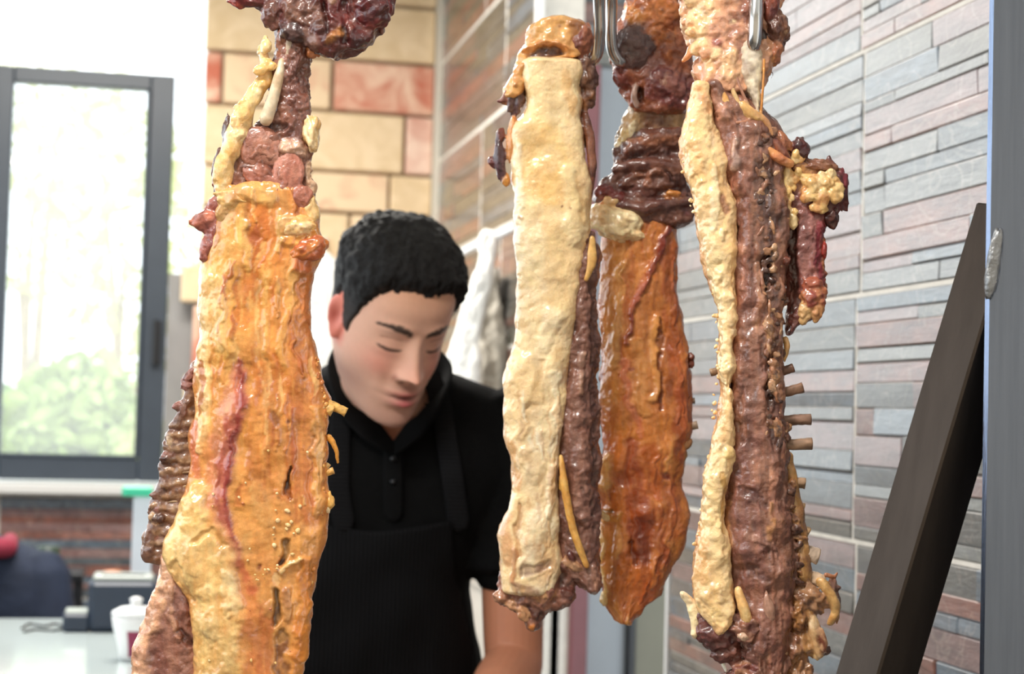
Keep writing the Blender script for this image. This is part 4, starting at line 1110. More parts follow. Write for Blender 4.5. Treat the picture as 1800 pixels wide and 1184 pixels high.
g = [blob(1082, 392, 26, 48, 34, 26, (248, 226, 176), 18, .2, .5, 5, 351, (240, 208, 150)), blob(1052, 378, 24, 14, 20, 14, (240, 212, 160), 10, .25, .5, 4, 352), blob(1110, 415, 26, 22, 12, 14, (238, 206, 150), 10, .25, .5, 4, 353), blob(1072, 358, 30, 18, 12, 12, (234, 196, 134), 0, .25, .5, 4, 354), blob(1056, 362, 36, 5, 5, 4, (222, 140, 60), 0, .2, .5, 3, 355)]
part('fat_lump', m3, D3, g, M_fatp, fuse=1.9)
RK = [(-70, 1120, 1180), (-30, 1106, 1192), (0, 1099, 1198), (25, 1094, 1204), (50, 1080, 1207), (90, 1075, 1213), (125, 1080, 1222), (155, 1090, 1228), (180, 1100, 1220), (198, 1116, 1205), (206, 1140, 1190)]
SK = [([(1150, 10), (1170, 50)], [30, 36], (196, 120, 62), .9, 0, .6), ([(1110, 20), (1120, 40)], [14, 16], (214, 142, 70), .85), ([(1110, 70), (1115, 100)], [26, 26], (96, 70, 66), .95, 2), ([(1135, 75), (1142, 92)], [6, 7], (60, 34, 30), .95, -9), ([(1085, 130), (1100, 145)], [14, 14], (124, 60, 48), .9, 2),
      ([(1195, 70), (1200, 110)], [16, 14], (168, 96, 60), .8, 2), ([(1150, 130), (1170, 150)], [22, 22], (148, 96, 84), .9, 5), ([(1160, 145)], [12], (188, 150, 128), .8, 4), ([(1200, 150), (1200, 180)], [20, 16], (104, 46, 48), .9, 3), ([(1140, 165), (1180, 185)], [16, 14], (120, 58, 56), .9, 3), ([(1118, 165), (1124, 185)], [7, 6], (44, 26, 24), .95, -9), ([(1170, 105)], [10], (190, 112, 54), .8, 4)]
g = [slab(RK, 40, 36, 2.2, 0, (30, 10), (150, 88, 62), SK, ((7, 24, 3), (3.4, 9, 3), (1.2, 4, 2)), 1.9, 361, .3, (14, 14), None, None, 6), blob(1112, 88, 32, 34, 40, 18, (96, 70, 68), 25, .15, .6, 5, 362, (78, 52, 50)), blob(1165, 150, 32, 36, 26, 18, (146, 92, 82), 25, .25, .5, 5, 363, (112, 56, 56)),
     blob(1090, 140, 18, 12, 20, 14, (118, 56, 46), -20, .3, .5, 4, 364), blob(1150, 25, 26, 46, 34, 22, (196, 118, 60), 10, .25, .4, 5, 365, (168, 92, 48)), blob(1195, 170, 18, 24, 22, 16, (98, 46, 48), 0, .3, .5, 4, 366), cord([(1116, 155, 30), (1112, 172, 32), (1118, 190, 28)], [5, 6, 5], (176, 146, 132), None, 10, .15, 367), blob(1215, 130, 12, 12, 18, 12, (196, 118, 58), 20, .3, .5, 4, 368)]
part('leg_top', m3, D3, g, M_meat, fuse=1.9)

# ------------------------------------------------------------------ meat 4: right, lean with spine
D4 = 1.32
m4 = empty('roast_lamb_side', P(1310, 1230, D4), 'lean brown roast lamb side with bare backbone and rib stubs, rightmost', 'meat', 'hanging roast lamb sides')
R4 = [(140, 1236, 1262), (165, 1236, 1300), (190, 1240, 1340), (220, 1246, 1366), (260, 1256, 1378), (300, 1266, 1384), (350, 1276, 1384), (420, 1280, 1382), (500, 1284, 1380), (580, 1286, 1374), (640, 1280, 1372), (700, 1276, 1378), (760, 1276, 1382), (800, 1272, 1386), (860, 1264, 1392), (920, 1264, 1398), (980, 1272, 1402), (1030, 1282, 1402), (1080, 1290, 1396), (1130, 1300, 1390), (1184, 1310, 1384), (1230, 1320, 1370)]
S4 = [([(1262, 200), (1278, 260), (1292, 330)], [12, 16, 18], (150, 104, 86), .8, 5, -.5), ([(1285, 250), (1290, 300)], [6, 6], (206, 176, 160), .6, 3, -.4), ([(1300, 320), (1302, 420), (1306, 560)], [14, 16, 16], (136, 90, 76), .8, 4, -.5), ([(1296, 440), (1292, 600), (1292, 700)], [9, 9, 8], (172, 124, 104), .8, 3, -.6),
      ([(1340, 300), (1345, 400), (1345, 520)], [22, 22, 18], (88, 58, 46), .85, -2, .7), ([(1330, 350), (1340, 380)], [14, 14], (78, 46, 40), .8, -3, .7), ([(1346, 440), (1344, 500)], [9, 9], (62, 42, 36), .9, -8, .4), ([(1372, 380), (1368, 560)], [9, 9], (140, 96, 74), .8, 3, -.5), ([(1330, 470), (1326, 560)], [7, 7], (168, 120, 92), .8, 5, -.5),
      ([(1318, 560), (1316, 680), (1318, 760)], [20, 24, 20], (150, 106, 90), .7, 2, .6), ([(1340, 600), (1350, 700)], [14, 14], (92, 62, 52), .85, -4, .7), ([(1360, 600), (1366, 700)], [10, 10], (156, 112, 84), .8, 3, .5), ([(1350, 660), (1352, 690)], [12, 12], (72, 50, 44), .9, -6, .4), ([(1352, 740), (1356, 780)], [10, 10], (74, 50, 46), .9, -5, .4),
      ([(1300, 800), (1310, 900), (1330, 1000)], [26, 32, 34], (130, 86, 76), .8, 5, .7), ([(1340, 820), (1350, 920), (1358, 1000)], [22, 22, 20], (150, 104, 84), .75, 3, .7), ([(1300, 860), (1330, 880)], [9, 9], (96, 62, 58), .8, -4), ([(1305, 930), (1350, 950)], [7, 8], (172, 128, 110), .7, 3), ([(1310, 990), (1340, 1010)], [8, 8], (100, 66, 58), .8, -4),
      ([(1275, 880), (1280, 960)], [6, 6], (196, 146, 100), .7, 2), ([(1345, 880), (1350, 940)], [6, 6], (188, 136, 86), .6, 2, .6), ([(1330, 1080), (1350, 1140)], [26, 24], (136, 92, 80), .7), ([(1386, 900), (1390, 1010)], [8, 8], (106, 70, 56), .8, -3), ([(1318, 730), (1312, 780)], [14, 14], (118, 78, 70), .7, 0, .6), ([(1255, 170), (1270, 210)], [8, 9], (178, 132, 112), .8, 3),
      ([(1308, 880)], [8], (90, 58, 54), .8), ([(1322, 960)], [8], (168, 120, 104), .7), ([(1290, 820)], [9], (92, 62, 56), .7), ([(1340, 960)], [8], (94, 60, 54), .7)]
f4 = bumpfield(R4, 44)
S4 = rand_strokes(R4, 110, [(96, 62, 52), (160, 116, 98), (180, 136, 116), (112, 70, 60), (146, 98, 80), (196, 150, 120)], (2, 7), (14, 70), (.3, .7), (-2.5, 2.5), 506, 14) + S4
part('loin_meat', m4, D4, [slab(R4, 44, 40, 2.2, 0, (14, 14), (132, 90, 74), S4, ((7, 40, 2), (2.0, 13, 2), (.6, 4.5, 2)), 1.9, 401, .26, (12, 26), ((98, 64, 52), .85), None, 6, .3)], M_meat)
R5 = [(146, 1214, 1240), (170, 1210, 1244), (200, 1205, 1250), (230, 1196, 1260), (260, 1193, 1268), (300, 1198, 1277), (335, 1212, 1284), (370, 1220, 1288), (420, 1225, 1291), (460, 1233, 1292), (500, 1248, 1291), (550, 1260, 1290), (600, 1262, 1288), (650, 1262, 1285), (700, 1263, 1285), (740, 1258, 1286), (770, 1249, 1288), (797, 1242, 1288), (830, 1236, 1280), (870, 1232, 1271), (920, 1226, 1273), (970, 1219, 1278), (1010, 1214, 1286), (1040, 1214, 1291), (1070, 1226, 1288), (1095, 1246, 1281), (1112, 1258, 1272)]
S5 = [([(1222, 200), (1230, 280), (1245, 330)], [14, 22, 22], (242, 204, 140), .8, 3), ([(1212, 260), (1225, 320)], [12, 14], (236, 184, 112), .7, 3), ([(1250, 300), (1262, 350)], [12, 12], (232, 176, 96), .7), ([(1262, 352), (1268, 372)], [9, 7], (176, 112, 72), .85, -4), ([(1245, 420), (1262, 520), (1272, 640)], [18, 16, 12], (242, 210, 150), .8, 2), ([(1282, 400), (1284, 560)], [6, 6], (236, 186, 110), .7),
      ([(1252, 300), (1248, 400)], [6, 7], (246, 222, 176), .7, 3), ([(1262, 790), (1252, 860), (1245, 960)], [16, 18, 20], (240, 208, 148), .8, 3), ([(1276, 792)], [12], (240, 200, 124), .9, 5), ([(1265, 830), (1266, 880), (1268, 930)], [5, 4, 5], (224, 170, 74), .85, -2), ([(1230, 950), (1228, 1010)], [7, 9], (222, 168, 96), .7), ([(1262, 980), (1275, 1060)], [18, 14], (240, 206, 146), .8, 4),
      ([(1234, 620), (1274, 700)], [5, 5], (226, 178, 110), .6), ([(1228, 170), (1236, 200)], [9, 9], (226, 150, 78), .7), ([(1240, 1010), (1250, 1080)], [12, 12], (234, 192, 120), .7), ([(1244, 1015)], [4], (250, 244, 226), .9, 2)]
f5 = bumpfield(R5, 30, 10)
S5 = rand_strokes(R5, 60, [(248, 228, 186), (228, 176, 106), (238, 202, 140), (222, 164, 100)], (3, 9), (6, 40), (.3, .65), (-2, 3), 507, brk=.4) + S5
part('fat_band', m4, D4, [slab(R5, 32, 34, 2.4, 20, (10, 12), (238, 198, 136), S5, ((5, 40, 2), (2, 13, 2), (.8, 4.5, 2)), 1.9, 411, .11, (18, 26), ((226, 162, 94), .88), (206, 148, 96), 5)], M_fatp)
g = scatter_lumps([(200, 1197, 1212), (300, 1196, 1210), (400, 1220, 1232), (500, 1246, 1258), (640, 1258, 1268), (800, 1238, 1250), (1000, 1212, 1224)], 70, (1.6, 4.2), [(242, 206, 146), (236, 186, 116), (244, 218, 170)], 22, 421)
part('fat_grains', m4, D4, g, M_fatp, stuff=True)
# knuckle, hock and tendons at the top
RH = [(-60, 1212, 1360), (-20, 1202, 1376), (0, 1198, 1378), (30, 1199, 1368), (60, 1200, 1364), (80, 1206, 1372), (105, 1222, 1366), (130, 1221, 1352), (150, 1228, 1340), (172, 1232, 1320)]
SH = [([(1230, 20), (1225, 60)], [30, 24], (238, 196, 140), .9, 5), ([(1260, 40), (1255, 80)], [16, 16], (224, 160, 126), .8, 3), ([(1290, 30), (1290, 90)], [16, 18], (168, 110, 86), .85, 0, .6), ([(1300, 0), (1310, 40)], [14, 14], (150, 86, 68), .85), ([(1256, 84)], [9], (150, 80, 70), .9), ([(1240, 100), (1240, 130)], [10, 10], (236, 190, 130), .85, 3),
      ([(1350, 20), (1355, 60)], [14, 14], (120, 72, 52), .9), ([(1330, 60), (1326, 72)], [12, 10], (58, 38, 32), .98, -10, .1), ([(1350, 90), (1346, 115)], [14, 12], (182, 124, 86), .85, 3), ([(1300, 120), (1290, 140)], [10, 10], (216, 168, 122), .8), ([(1280, 100), (1270, 130)], [14, 14], (232, 184, 130), .8, 4)]
g = [slab(RH, 40, 38, 2.2, 0, (24, 10), (206, 146, 106), SH, ((6, 24, 3), (3, 9, 3), (1.1, 4, 2)), 1.9, 431, .2, (12, 14), None, None, 5)]
rg = random.Random(31)
for i in range(40):
    x = rg.uniform(1202, 1285); y = rg.uniform(-25, 125)
    if y > 80 and x < 1222: x += 22
    rr = rg.uniform(6, 13)
    g.append(blob(x, y, 26 + rg.uniform(-10, 8), rr, rr, rr * .7, rg.choice([(240, 202, 148), (234, 182, 120), (226, 162, 118), (238, 208, 160)]), 0, .25, .6, 3, i + 440))
g += [cord([(1212, 88, 20), (1208, 100, 20), (1200, 110, 18)], [6, 6, 4], (214, 128, 48), None, 10, .2, 480)]
part('hock_fat', m4, D4, g, M_fatp, fuse=1.9)
g = [blob(1362, 50, 14, 22, 36, 22, (128, 84, 58), -14, .28, .4, 5, 491, (92, 56, 44)), blob(1350, 15, 20, 18, 36, 20, (132, 64, 46), 5, .2, .5, 4, 492, (96, 44, 36)), blob(1372, 56, 20, 10, 8, 8, (216, 184, 144), 25, .25, .5, 3, 493), blob(1358, 95, 14, 16, 24, 16, (168, 104, 72), 8, .28, .5, 4, 494, (204, 150, 96)), blob(1366, 78, 10, 14, 10, 10, (86, 48, 38), 0, .3, .5, 4, 495),
     cord([(1354, 128, 12), (1357, 132, 12), (1354, 140, 12)], [1.5, 1.5, 1.2], (90, 50, 34), None, 8, .1, 496), blob(1336, 70, 24, 10, 14, 8, (54, 36, 30), 0, .2, .5, 3, 497)]
part('hock_meat', m4, D4, g, M_meat, fuse=1.9)
part('hock_bone', m4, D4, [slab([(70, 1306, 1322), (84, 1298, 1330), (105, 1293, 1338), (130, 1294, 1339), (155, 1306, 1334), (180, 1318, 1333), (206, 1322, 1331)], 18, 16, 2.1, 26, (10, 6), (214, 196, 170), [([(1316, 95), (1312, 120)], [12, 12], (226, 212, 190), .8), ([(1310, 120), (1318, 130)], [8, 8], (150, 124, 106), .6), ([(1300, 110), (1306, 140)], [5, 5], (176, 146, 120), .7), ([(1330, 130), (1326, 190)], [4, 4], (232, 214, 178), .8)], ((2, 16, 3), (.8, 5, 2)), 1.8, 501, .16, (8, 12), None, None, 4)], M_bone, 'white bare hock bone')
g = [cord([(1270, 110, 34), (1282, 160, 38), (1302, 200, 38), (1330, 222, 30)], [3, 4, 6, 6], (214, 168, 108), (228, 190, 132), 10, .15, 511), cord([(1283, 118, 34), (1296, 160, 40), (1310, 190, 38)], [2.5, 3, 3.5], (172, 122, 100), None, 8, .15, 512), cord([(1338, 110, 34), (1336, 150, 40), (1332, 205, 36)], [3, 2.6, 3.2], (214, 142, 56), None, 8, .12, 513), cord([(1262, 130, 28), (1262, 165, 32), (1280, 195, 34)], [9, 9, 8], (226, 178, 108), (212, 150, 76), 12, .25, 514), cord([(1244, 130, 24), (1250, 170, 30), (1262, 210, 34)], [6, 7, 6], (150, 96, 72), None, 10, .2, 515), cord([(1300, 190, 40), (1318, 206, 40), (1330, 214, 36)], [8, 9, 8], (222, 176, 108), None, 12, .15, 516), cord([(1282, 222, 40), (1300, 220, 42), (1318, 214, 40)], [3, 4, 3], (176, 120, 92), None, 8, .2, 517), cord([(1322, 204, 40), (1340, 218, 38), (1352, 240, 34)], [6, 6, 5], (206, 148, 96), None, 10, .15, 518)]
part('tendons', m4, D4, g, M_fat, fuse=1.9)
# vertebrae crust down the middle
g = []
rg = random.Random(77)
for i in range(130):
    y = rg.uniform(225, 800)
    x = float(np.interp(y, [225, 300, 420, 600, 800], [1318, 1342, 1346, 1350, 1364])) + rg.gauss(0, 13)
    rr = rg.uniform(3, 7.5)
    g.append(blob(x, y, f4(min(x, 1374), y) + rg.uniform(-6, 0), rr, rr * rg.uniform(.7, 1.8), rr * .7, rg.choice([(98, 66, 52), (72, 48, 40), (128, 88, 66), (160, 116, 84), (84, 56, 46), (188, 148, 112)]), rg.uniform(0, 180), .4, .5, 3, i + 520, mott=.35))
for i, (x, y, a, L) in enumerate(((1330, 240, 20, 16), (1322, 300, 70, 14), (1338, 330, 110, 12), (1352, 400, 80, 14), (1330, 410, 120, 18), (1346, 540, 90, 14), (1322, 560, 80, 20), (1334, 500, 85, 24), (1368, 580, 95, 30), (1345, 610, 70, 12), (1352, 648, 100, 14), (1358, 690, 80, 14), (1340, 760, 95, 14), (1362, 740, 70, 12))):
    c, s = math.cos(math.radians(a)) * L, math.sin(math.radians(a)) * L
    z = f4(x, y) - 2
    g.append(cord([(x - c, y - s, z - 2), (x, y, z + 2), (x + c, y + s, z - 1)], [2.2, 4, 2], rg.choice([(196, 150, 112), (176, 124, 92), (150, 104, 80)]), None, 10, .3, i + 700))
for i, (x, y, r) in enumerate(((1346, 578, 11), (1356, 660, 9), (1360, 752, 10))):
    z = f4(x, y) - 3
    g.append(blob(x, y, z, r, r * 1.5, 6, (186, 140, 98), rg.uniform(-20, 20), .35, .5, 4, i + 730, (140, 98, 72)))
    g.append(blob(x + 1, y, z + 3, r * .5, r * .8, 4, (60, 40, 34), 0, .3, .5, 3, i + 740))
part('backbone_crust', m4, D4, g, M_meat, fuse=1.9)
# row of vertebra knobs and rib stubs on the right edge
g = []
rg = random.Random(123)
for i, (x, y, r) in enumerate(((1372, 800, 9), (1378, 830, 9), (1386, 862, 10), (1386, 900, 9), (1394, 928, 10), (1398, 958, 10), (1402, 990, 10), (1404, 1020, 9), (1378, 770, 9))):
    x += rg.uniform(-5, 4); y += rg.uniform(-5, 5); r *= rg.uniform(.8, 1.25)
    g.append(blob(x, y, 20, r * rg.uniform(.9, 1.4), r * .8, r * .7, (76, 50, 42), rg.uniform(-40, 40), .4, .45, 4, i + 760, (112, 76, 60)))
    g.append(blob(x + rg.uniform(-6, 8), y - 14, 16, r * rg.uniform(.8, 1.5), r * .7, r * .7, (170, 124, 80), rg.uniform(-50, 50), .45, .45, 4, i + 775, (120, 84, 62)))
    g.append(blob(x - 10, y - 4, 20, r * .8, r * 1.3, r * .5, (126, 86, 70), rg.uniform(-30, 30), .4, .45, 4, i + 790))
part('vertebra_knobs', m4, D4, g, M_meat, fuse=1.9)
g = [rib_stub(1366, 656, 1395, 646, 8, 0, 801, (118, 84, 66)), rib_stub(1368, 692, 1411, 680, 9, 2, 802, (140, 104, 82)), rib_stub(1372, 738, 1425, 737, 9.5, 4, 803, (136, 104, 86)), rib_stub(1378, 781, 1427, 780, 10.5, 4, 804, (154, 122, 98)),
     rib_stub(1388, 846, 1415, 849, 10, 2, 805, (166, 134, 106)), rib_stub(1392, 886, 1413, 893, 9, 0, 806, (180, 144, 104)), rib_stub(1398, 924, 1422, 936, 9, 0, 807, (186, 152, 116)), rib_stub(1402, 966, 1438, 977, 14, 4, 808, (196, 172, 150)), rib_stub(1410, 1008, 1447, 1022, 13, 2, 809, (206, 176, 146)), rib_stub(1268, 650, 1250, 655, 7, -14, 810, (150, 120, 92))]
part('rib_stub', m4, D4, g, M_bone, 'sawn rib end', each=True)
g = [cord([(1384, 800, 6), (1398, 880, 6), (1408, 950, 6), (1412, 1010, 8)], [9, 11, 13, 14], (190, 144, 86), (150, 106, 70), 16, .3, 821), blob(1418, 1048, 12, 32, 22, 18, (176, 130, 92), 20, .35, .4, 5, 822, (130, 92, 70)), cord([(1440, 1020, 14), (1456, 1040, 18), (1466, 1070, 14), (1458, 1092, 10)], [9, 10, 9, 6], (222, 176, 108), (206, 150, 80), 12, .25, 823),
     cord([(1422, 1080, 16), (1430, 1110, 22), (1436, 1142, 20)], [12, 13, 11], (218, 172, 118), (226, 196, 152), 14, .2, 824), blob(1441, 1120, 28, 8, 22, 8, (120, 58, 36), -14, .2, .5, 4, 825, (206, 160, 120)), blob(1400, 1080, 14, 22, 30, 20, (166, 116, 62), 10, .35, .4, 5, 826, (120, 78, 50)), blob(1462, 1030, 8, 12, 14, 10, (120, 84, 72), 0, .35, .5, 4, 827), blob(1470, 1054, 8, 7, 18, 7, (110, 76, 66), -8, .35, .5, 4, 828),
     blob(1415, 1128, 12, 16, 26, 14, (180, 130, 76), 0, .35, .4, 4, 829), blob(1446, 1140, 16, 12, 9, 8, (100, 66, 48), -20, .3, .5, 4, 830), blob(1433, 1146, 16, 8, 10, 7, (228, 188, 130), 0, .3, .5, 3, 831), blob(1392, 1130, 10, 22, 34, 22, (150, 104, 80), 0, .3, .4, 5, 832, (176, 128, 84)), blob(1405, 1180, 6, 22, 30, 20, (168, 120, 80), 0, .35, .4, 5, 833), cord([(1450, 1008, 8), (1464, 1012, 8), (1470, 1006, 6)], [4, 4, 3], (176, 116, 80), None, 8, .3, 834), cord([(1468, 1060, 6), (1472, 1082, 6), (1470, 1094, 5)], [3, 3, 2], (206, 160, 110), None, 8, .3, 835)]
part('rib_tangle', m4, D4, g, M_fat, fuse=1.9)
# front leg hanging to the right
RA = [(200, 1326, 1346), (220, 1336, 1368), (250, 1350, 1392), (280, 1372, 1420), (310, 1378, 1462), (345, 1384, 1468), (380, 1384, 1454), (430, 1382, 1448), (480, 1382, 1450), (520, 1384, 1453), (550, 1384, 1440), (575, 1384, 1402), (590, 1382, 1392)]
SA = [([(1440, 400), (1436, 470), (1440, 520)], [14, 14, 12], (128, 40, 52), .9, 3, -.6), ([(1412, 380), (1410, 440), (1418, 500)], [14, 14, 10], (150, 100, 94), .8, 2, -.5), ([(1424, 380), (1428, 500)], [4, 4], (176, 120, 110), .6, 2, -.4), ([(1447, 420), (1450, 500)], [5, 5], (186, 116, 62), .8, 2), ([(1390, 400), (1392, 540)], [10, 12], (66, 38, 30), .9, -6), ([(1352, 235), (1380, 270)], [10, 12], (118, 70, 52), .8), ([(1410, 300), (1420, 330)], [18, 18], (196, 150, 92), .8)]
part('front_leg', m4, D4, [slab(RA, 20, 20, 2.2, -10, (10, 10), (128, 74, 66), SA, ((4, 24, 3), (1.8, 9, 3), (.8, 4, 2)), 1.8, 851, .18, (10, 30), None, None, 5, .14)], M_meat)
g = [blob(1404, 263, 6, 18, 20, 16, (88, 40, 36), -20, .25, .5, 5, 861, (64, 32, 30)), blob(1462, 330, -2, 26, 48, 18, (104, 52, 48), -12, .28, .4, 5, 862, (84, 40, 40)), blob(1480, 318, 0, 12, 22, 12, (112, 34, 44), -8, .3, .4, 4, 863), blob(1440, 292, 4, 30, 12, 14, (134, 88, 64), 8, .3, .4, 4, 864), blob(1460, 380, -4, 14, 20, 14, (84, 44, 38), 0, .3, .5, 4, 865), blob(1448, 440, 4, 5, 14, 8, (150, 50, 40), 0, .3, .5, 3, 866),
     cord([(1345, 240, 24), (1370, 268, 26), (1385, 290, 20)], [9, 10, 7], (146, 88, 66), (112, 62, 50), 12, .25, 867), blob(1377, 458, 28, 8, 9, 8, (110, 60, 46), 0, .3, .5, 3, 868), blob(1372, 250, 14, 20, 14, 14, (170, 108, 74), 40, .25, .5, 4, 869)]
part('leg_trimmings', m4, D4, g, M_meat, fuse=1.9)
g = []
rg = random.Random(41)
for i in range(44):
    a = rg.uniform(0, 6.28); q = rg.random() ** .5
    x = 1440 + 36 * q * math.cos(a); y = 336 + 34 * q * math.sin(a)
    rr = rg.uniform(6, 12)
    g.append(blob(x, y, 12 + 10 * (1 - q) + rg.uniform(-4, 4), rr, rr, rr * .8, rg.choice([(230, 192, 122), (220, 172, 96), (234, 204, 146), (208, 146, 76), (226, 184, 108)]), 0, .25, .6, 3, i + 880))
for i in range(24):
    y = rg.uniform(265, 400); x = float(np.interp(y, [265, 300, 400], [1398, 1388, 1380])) + rg.uniform(-8, 14)
    rr = rg.uniform(5, 9)
    g.append(blob(x, y, 12 + rg.uniform(-5, 5), rr, rr * 1.2, rr * .8, rg.choice([(232, 190, 110), (214, 160, 84), (236, 204, 140)]), 0, .25, .6, 3, i + 930))
g += [cord([(1340, 262, 30), (1362, 280, 32), (1385, 290, 26)], [7, 10, 7], (214, 142, 72), (196, 112, 54), 12, .2, 960), cord([(1382, 290, 16), (1378, 340, 14), (1374, 390, 10)], [7, 6, 5], (214, 182, 116), None, 10, .25, 961)]
part('yellow_fat', m4, D4, g, M_fatp, fuse=1.9)
g = [blob(1428, 520, 6, 25, 22, 18, (196, 126, 84), 0, .25, .5, 5, 971, (150, 70, 56)), blob(1415, 545, 8, 14, 20, 12, (222, 178, 120), 25, .3, .5, 4, 972), blob(1434, 545, 8, 14, 14, 12, (206, 150, 98), 0, .3, .5, 4, 973), blob(1410, 563, 8, 9, 9, 8, (226, 182, 122), 0, .3, .5, 3, 974), blob(1432, 560, 8, 6, 8, 6, (214, 160, 104), 0, .3, .5, 3, 975), blob(1425, 500, 6, 20, 14, 14, (176, 96, 72), 10, .25, .5, 4, 976), cord([(1380, 596, 6), (1382, 610, 8), (1378, 634, 6)], [6, 6, 3], (222, 176, 112), None, 10, .2, 977)]
part('leg_joint', m4, D4, g, M_fat, fuse=1.9)
# ragged lower end
g = [blob(1258, 1100, 14, 34, 40, 28, (108, 62, 56), -20, .25, .4, 5, 981, (84, 46, 44)), blob(1306, 1098, 28, 34, 26, 22, (98, 58, 50), 15, .28, .4, 5, 982, (150, 104, 84)), blob(1330, 1140, 20, 30, 22, 20, (120, 80, 70), 0, .28, .4, 5, 983), blob(1275, 1140, 12, 26, 22, 20, (92, 52, 46), 10, .3, .4, 5, 984, (124, 74, 62)), blob(1320, 1175, 12, 40, 22, 24, (120, 66, 58), 0, .3, .4, 5, 985, (160, 112, 84)), blob(1365, 1165, 10, 26, 30, 22, (140, 96, 78), 0, .3, .4, 5, 986), blob(1300, 1200, 4, 46, 26, 26, (104, 62, 54), 0, .3, .4, 5, 987)]
part('lower_trimmings', m4, D4, g, M_meat, fuse=1.9)
g = [slab([(1036, 1193, 1200), (1046, 1196, 1214), (1060, 1204, 1228), (1085, 1210, 1232), (1105, 1212, 1228), (1120, 1216, 1224)], 6, 6, 2.2, 16, (6, 6), (238, 214, 166), [], ((2, 10, 3),), 1.8, 991, .12), cord([(1292, 1030, 44), (1300, 1058, 44), (1308, 1084, 40)], [7, 10, 9], (230, 180, 104), (238, 200, 130), 14, .1, 992), cord([(1266, 1140, 20), (1268, 1160, 20), (1274, 1176, 18)], [5, 4, 2], (240, 236, 226), None, 10, .15, 993), cord([(1322, 1135, 34), (1328, 1145, 34), (1330, 1158, 32)], [6, 5, 2], (238, 230, 216), None, 10, .15, 994), blob(1300, 1110, 46, 10, 8, 7, (204, 166, 136), 30, .3, .5, 3, 995), blob(1362, 1140, 26, 16, 10, 8, (214, 170, 126), 10, .3, .5, 3, 996), blob(1345, 1060, 46, 8, 24, 5, (178, 132, 110), -10, .3, .5, 3, 997)]
part('rind_tatters', m4, D4, g, M_fatp)

# ------------------------------------------------------------------ steel rack: post, brace, rail and hooks
M_steel = mat_plain('brushed_steel', (126, 138, 160), 0.2, metal=1.0, noise=0.08, nscale=30, bump=0.06, bscale=90, stretch=(9, 9, 0.35))
M_steel_dark = mat_plain('mill_steel', (72, 64, 58), 0.48, metal=1.0, noise=0.1, nscale=14, bump=0.03, bscale=90, stretch=(6, 6, 0.4))
M_weld = mat_plain('ground_weld', (150, 152, 154), 0.5, metal=1.0, noise=0.15, nscale=60, bump=0.35, bscale=120)
M_chrome = mat_plain('hook_steel', (205, 205, 205), 0.18, metal=1.0)
DP = 1.18
rack = empty('steel_rack', (*P(1799, 592, DP)[:2], 0.0), 'brushed square steel post with a slanting brace, right of the hanging meat', 'rack')
pb = P(1799, 592, DP) + FWD * 0.02
ZR = float(P(1200, -175, 1.45)[2])
_pr = math.radians(15.8)
_h1 = RGT * [1, 1, 0] / np.linalg.norm(RGT[:2]); _h2 = np.array([FWD[0], FWD[1], 0]) / np.linalg.norm(FWD[:2])
Rpost = np.array([_h1 * math.cos(_pr) - _h2 * math.sin(_pr), _h2 * math.cos(_pr) + _h1 * math.sin(_pr), [0, 0, 1]])
box('post', (pb[0], pb[1], (ZR + 0.06) / 2), (0.0205, 0.02, (ZR + 0.06) / 2), M_steel, rack, Rpost, bev=0.003, smooth=False)
Ra = P(1789, 363, DP + 0.012); Rb = P(1452, 1490, DP + 0.012)
ax = (Rb - Ra) / np.linalg.norm(Rb - Ra)
pp = RGT - ax * (RGT @ ax); pp /= np.linalg.norm(pp)
e1 = math.cos(math.radians(32)) * pp + math.sin(math.radians(32)) * FWD
e2 = -math.sin(math.radians(32)) * pp + math.cos(math.radians(32)) * FWD
cb = (Ra + Rb) / 2 + (e1 + e2) * 0.02
box('brace', cb, (0.02, 0.02, np.linalg.norm(Rb - Ra) / 2), M_steel_dark, rack, np.array([e1, e2, ax]), bev=0.0016)
wv = []
for i, (x, y, rx, ry, z) in enumerate(((1748, 462, 13, 62, -6), (1741, 488, 8, 30, -7))):
    V, F, C = blob(x, y, z, rx, ry, 7, (180, 180, 180), 9, .12, .5, 4, i)
    wv.append((V, F))
V, F, _ = merge(wv)
mesh_obj('weld', to_world(V, DP), F, M_weld, rack)
V, F = tube_vf([P(1830, -175, 1.30), P(1500, -175, 1.45), P(1100, -175, 1.45), P(300, -175, 1.45), P(-500, -175, 1.45)], 0.011, 16, closed_caps=True)
mesh_obj('rail', V, F, M_steel, rack)


def hook(label, path, r=0.0054):
    V, F = tube_vf([P(*q) for q in path], r, 14, sub=6)
    o = mesh_obj('meat_hook', V, F, M_chrome, base=P(*path[-1]))
    tag(o, label, 'hook', 'steel meat hooks')


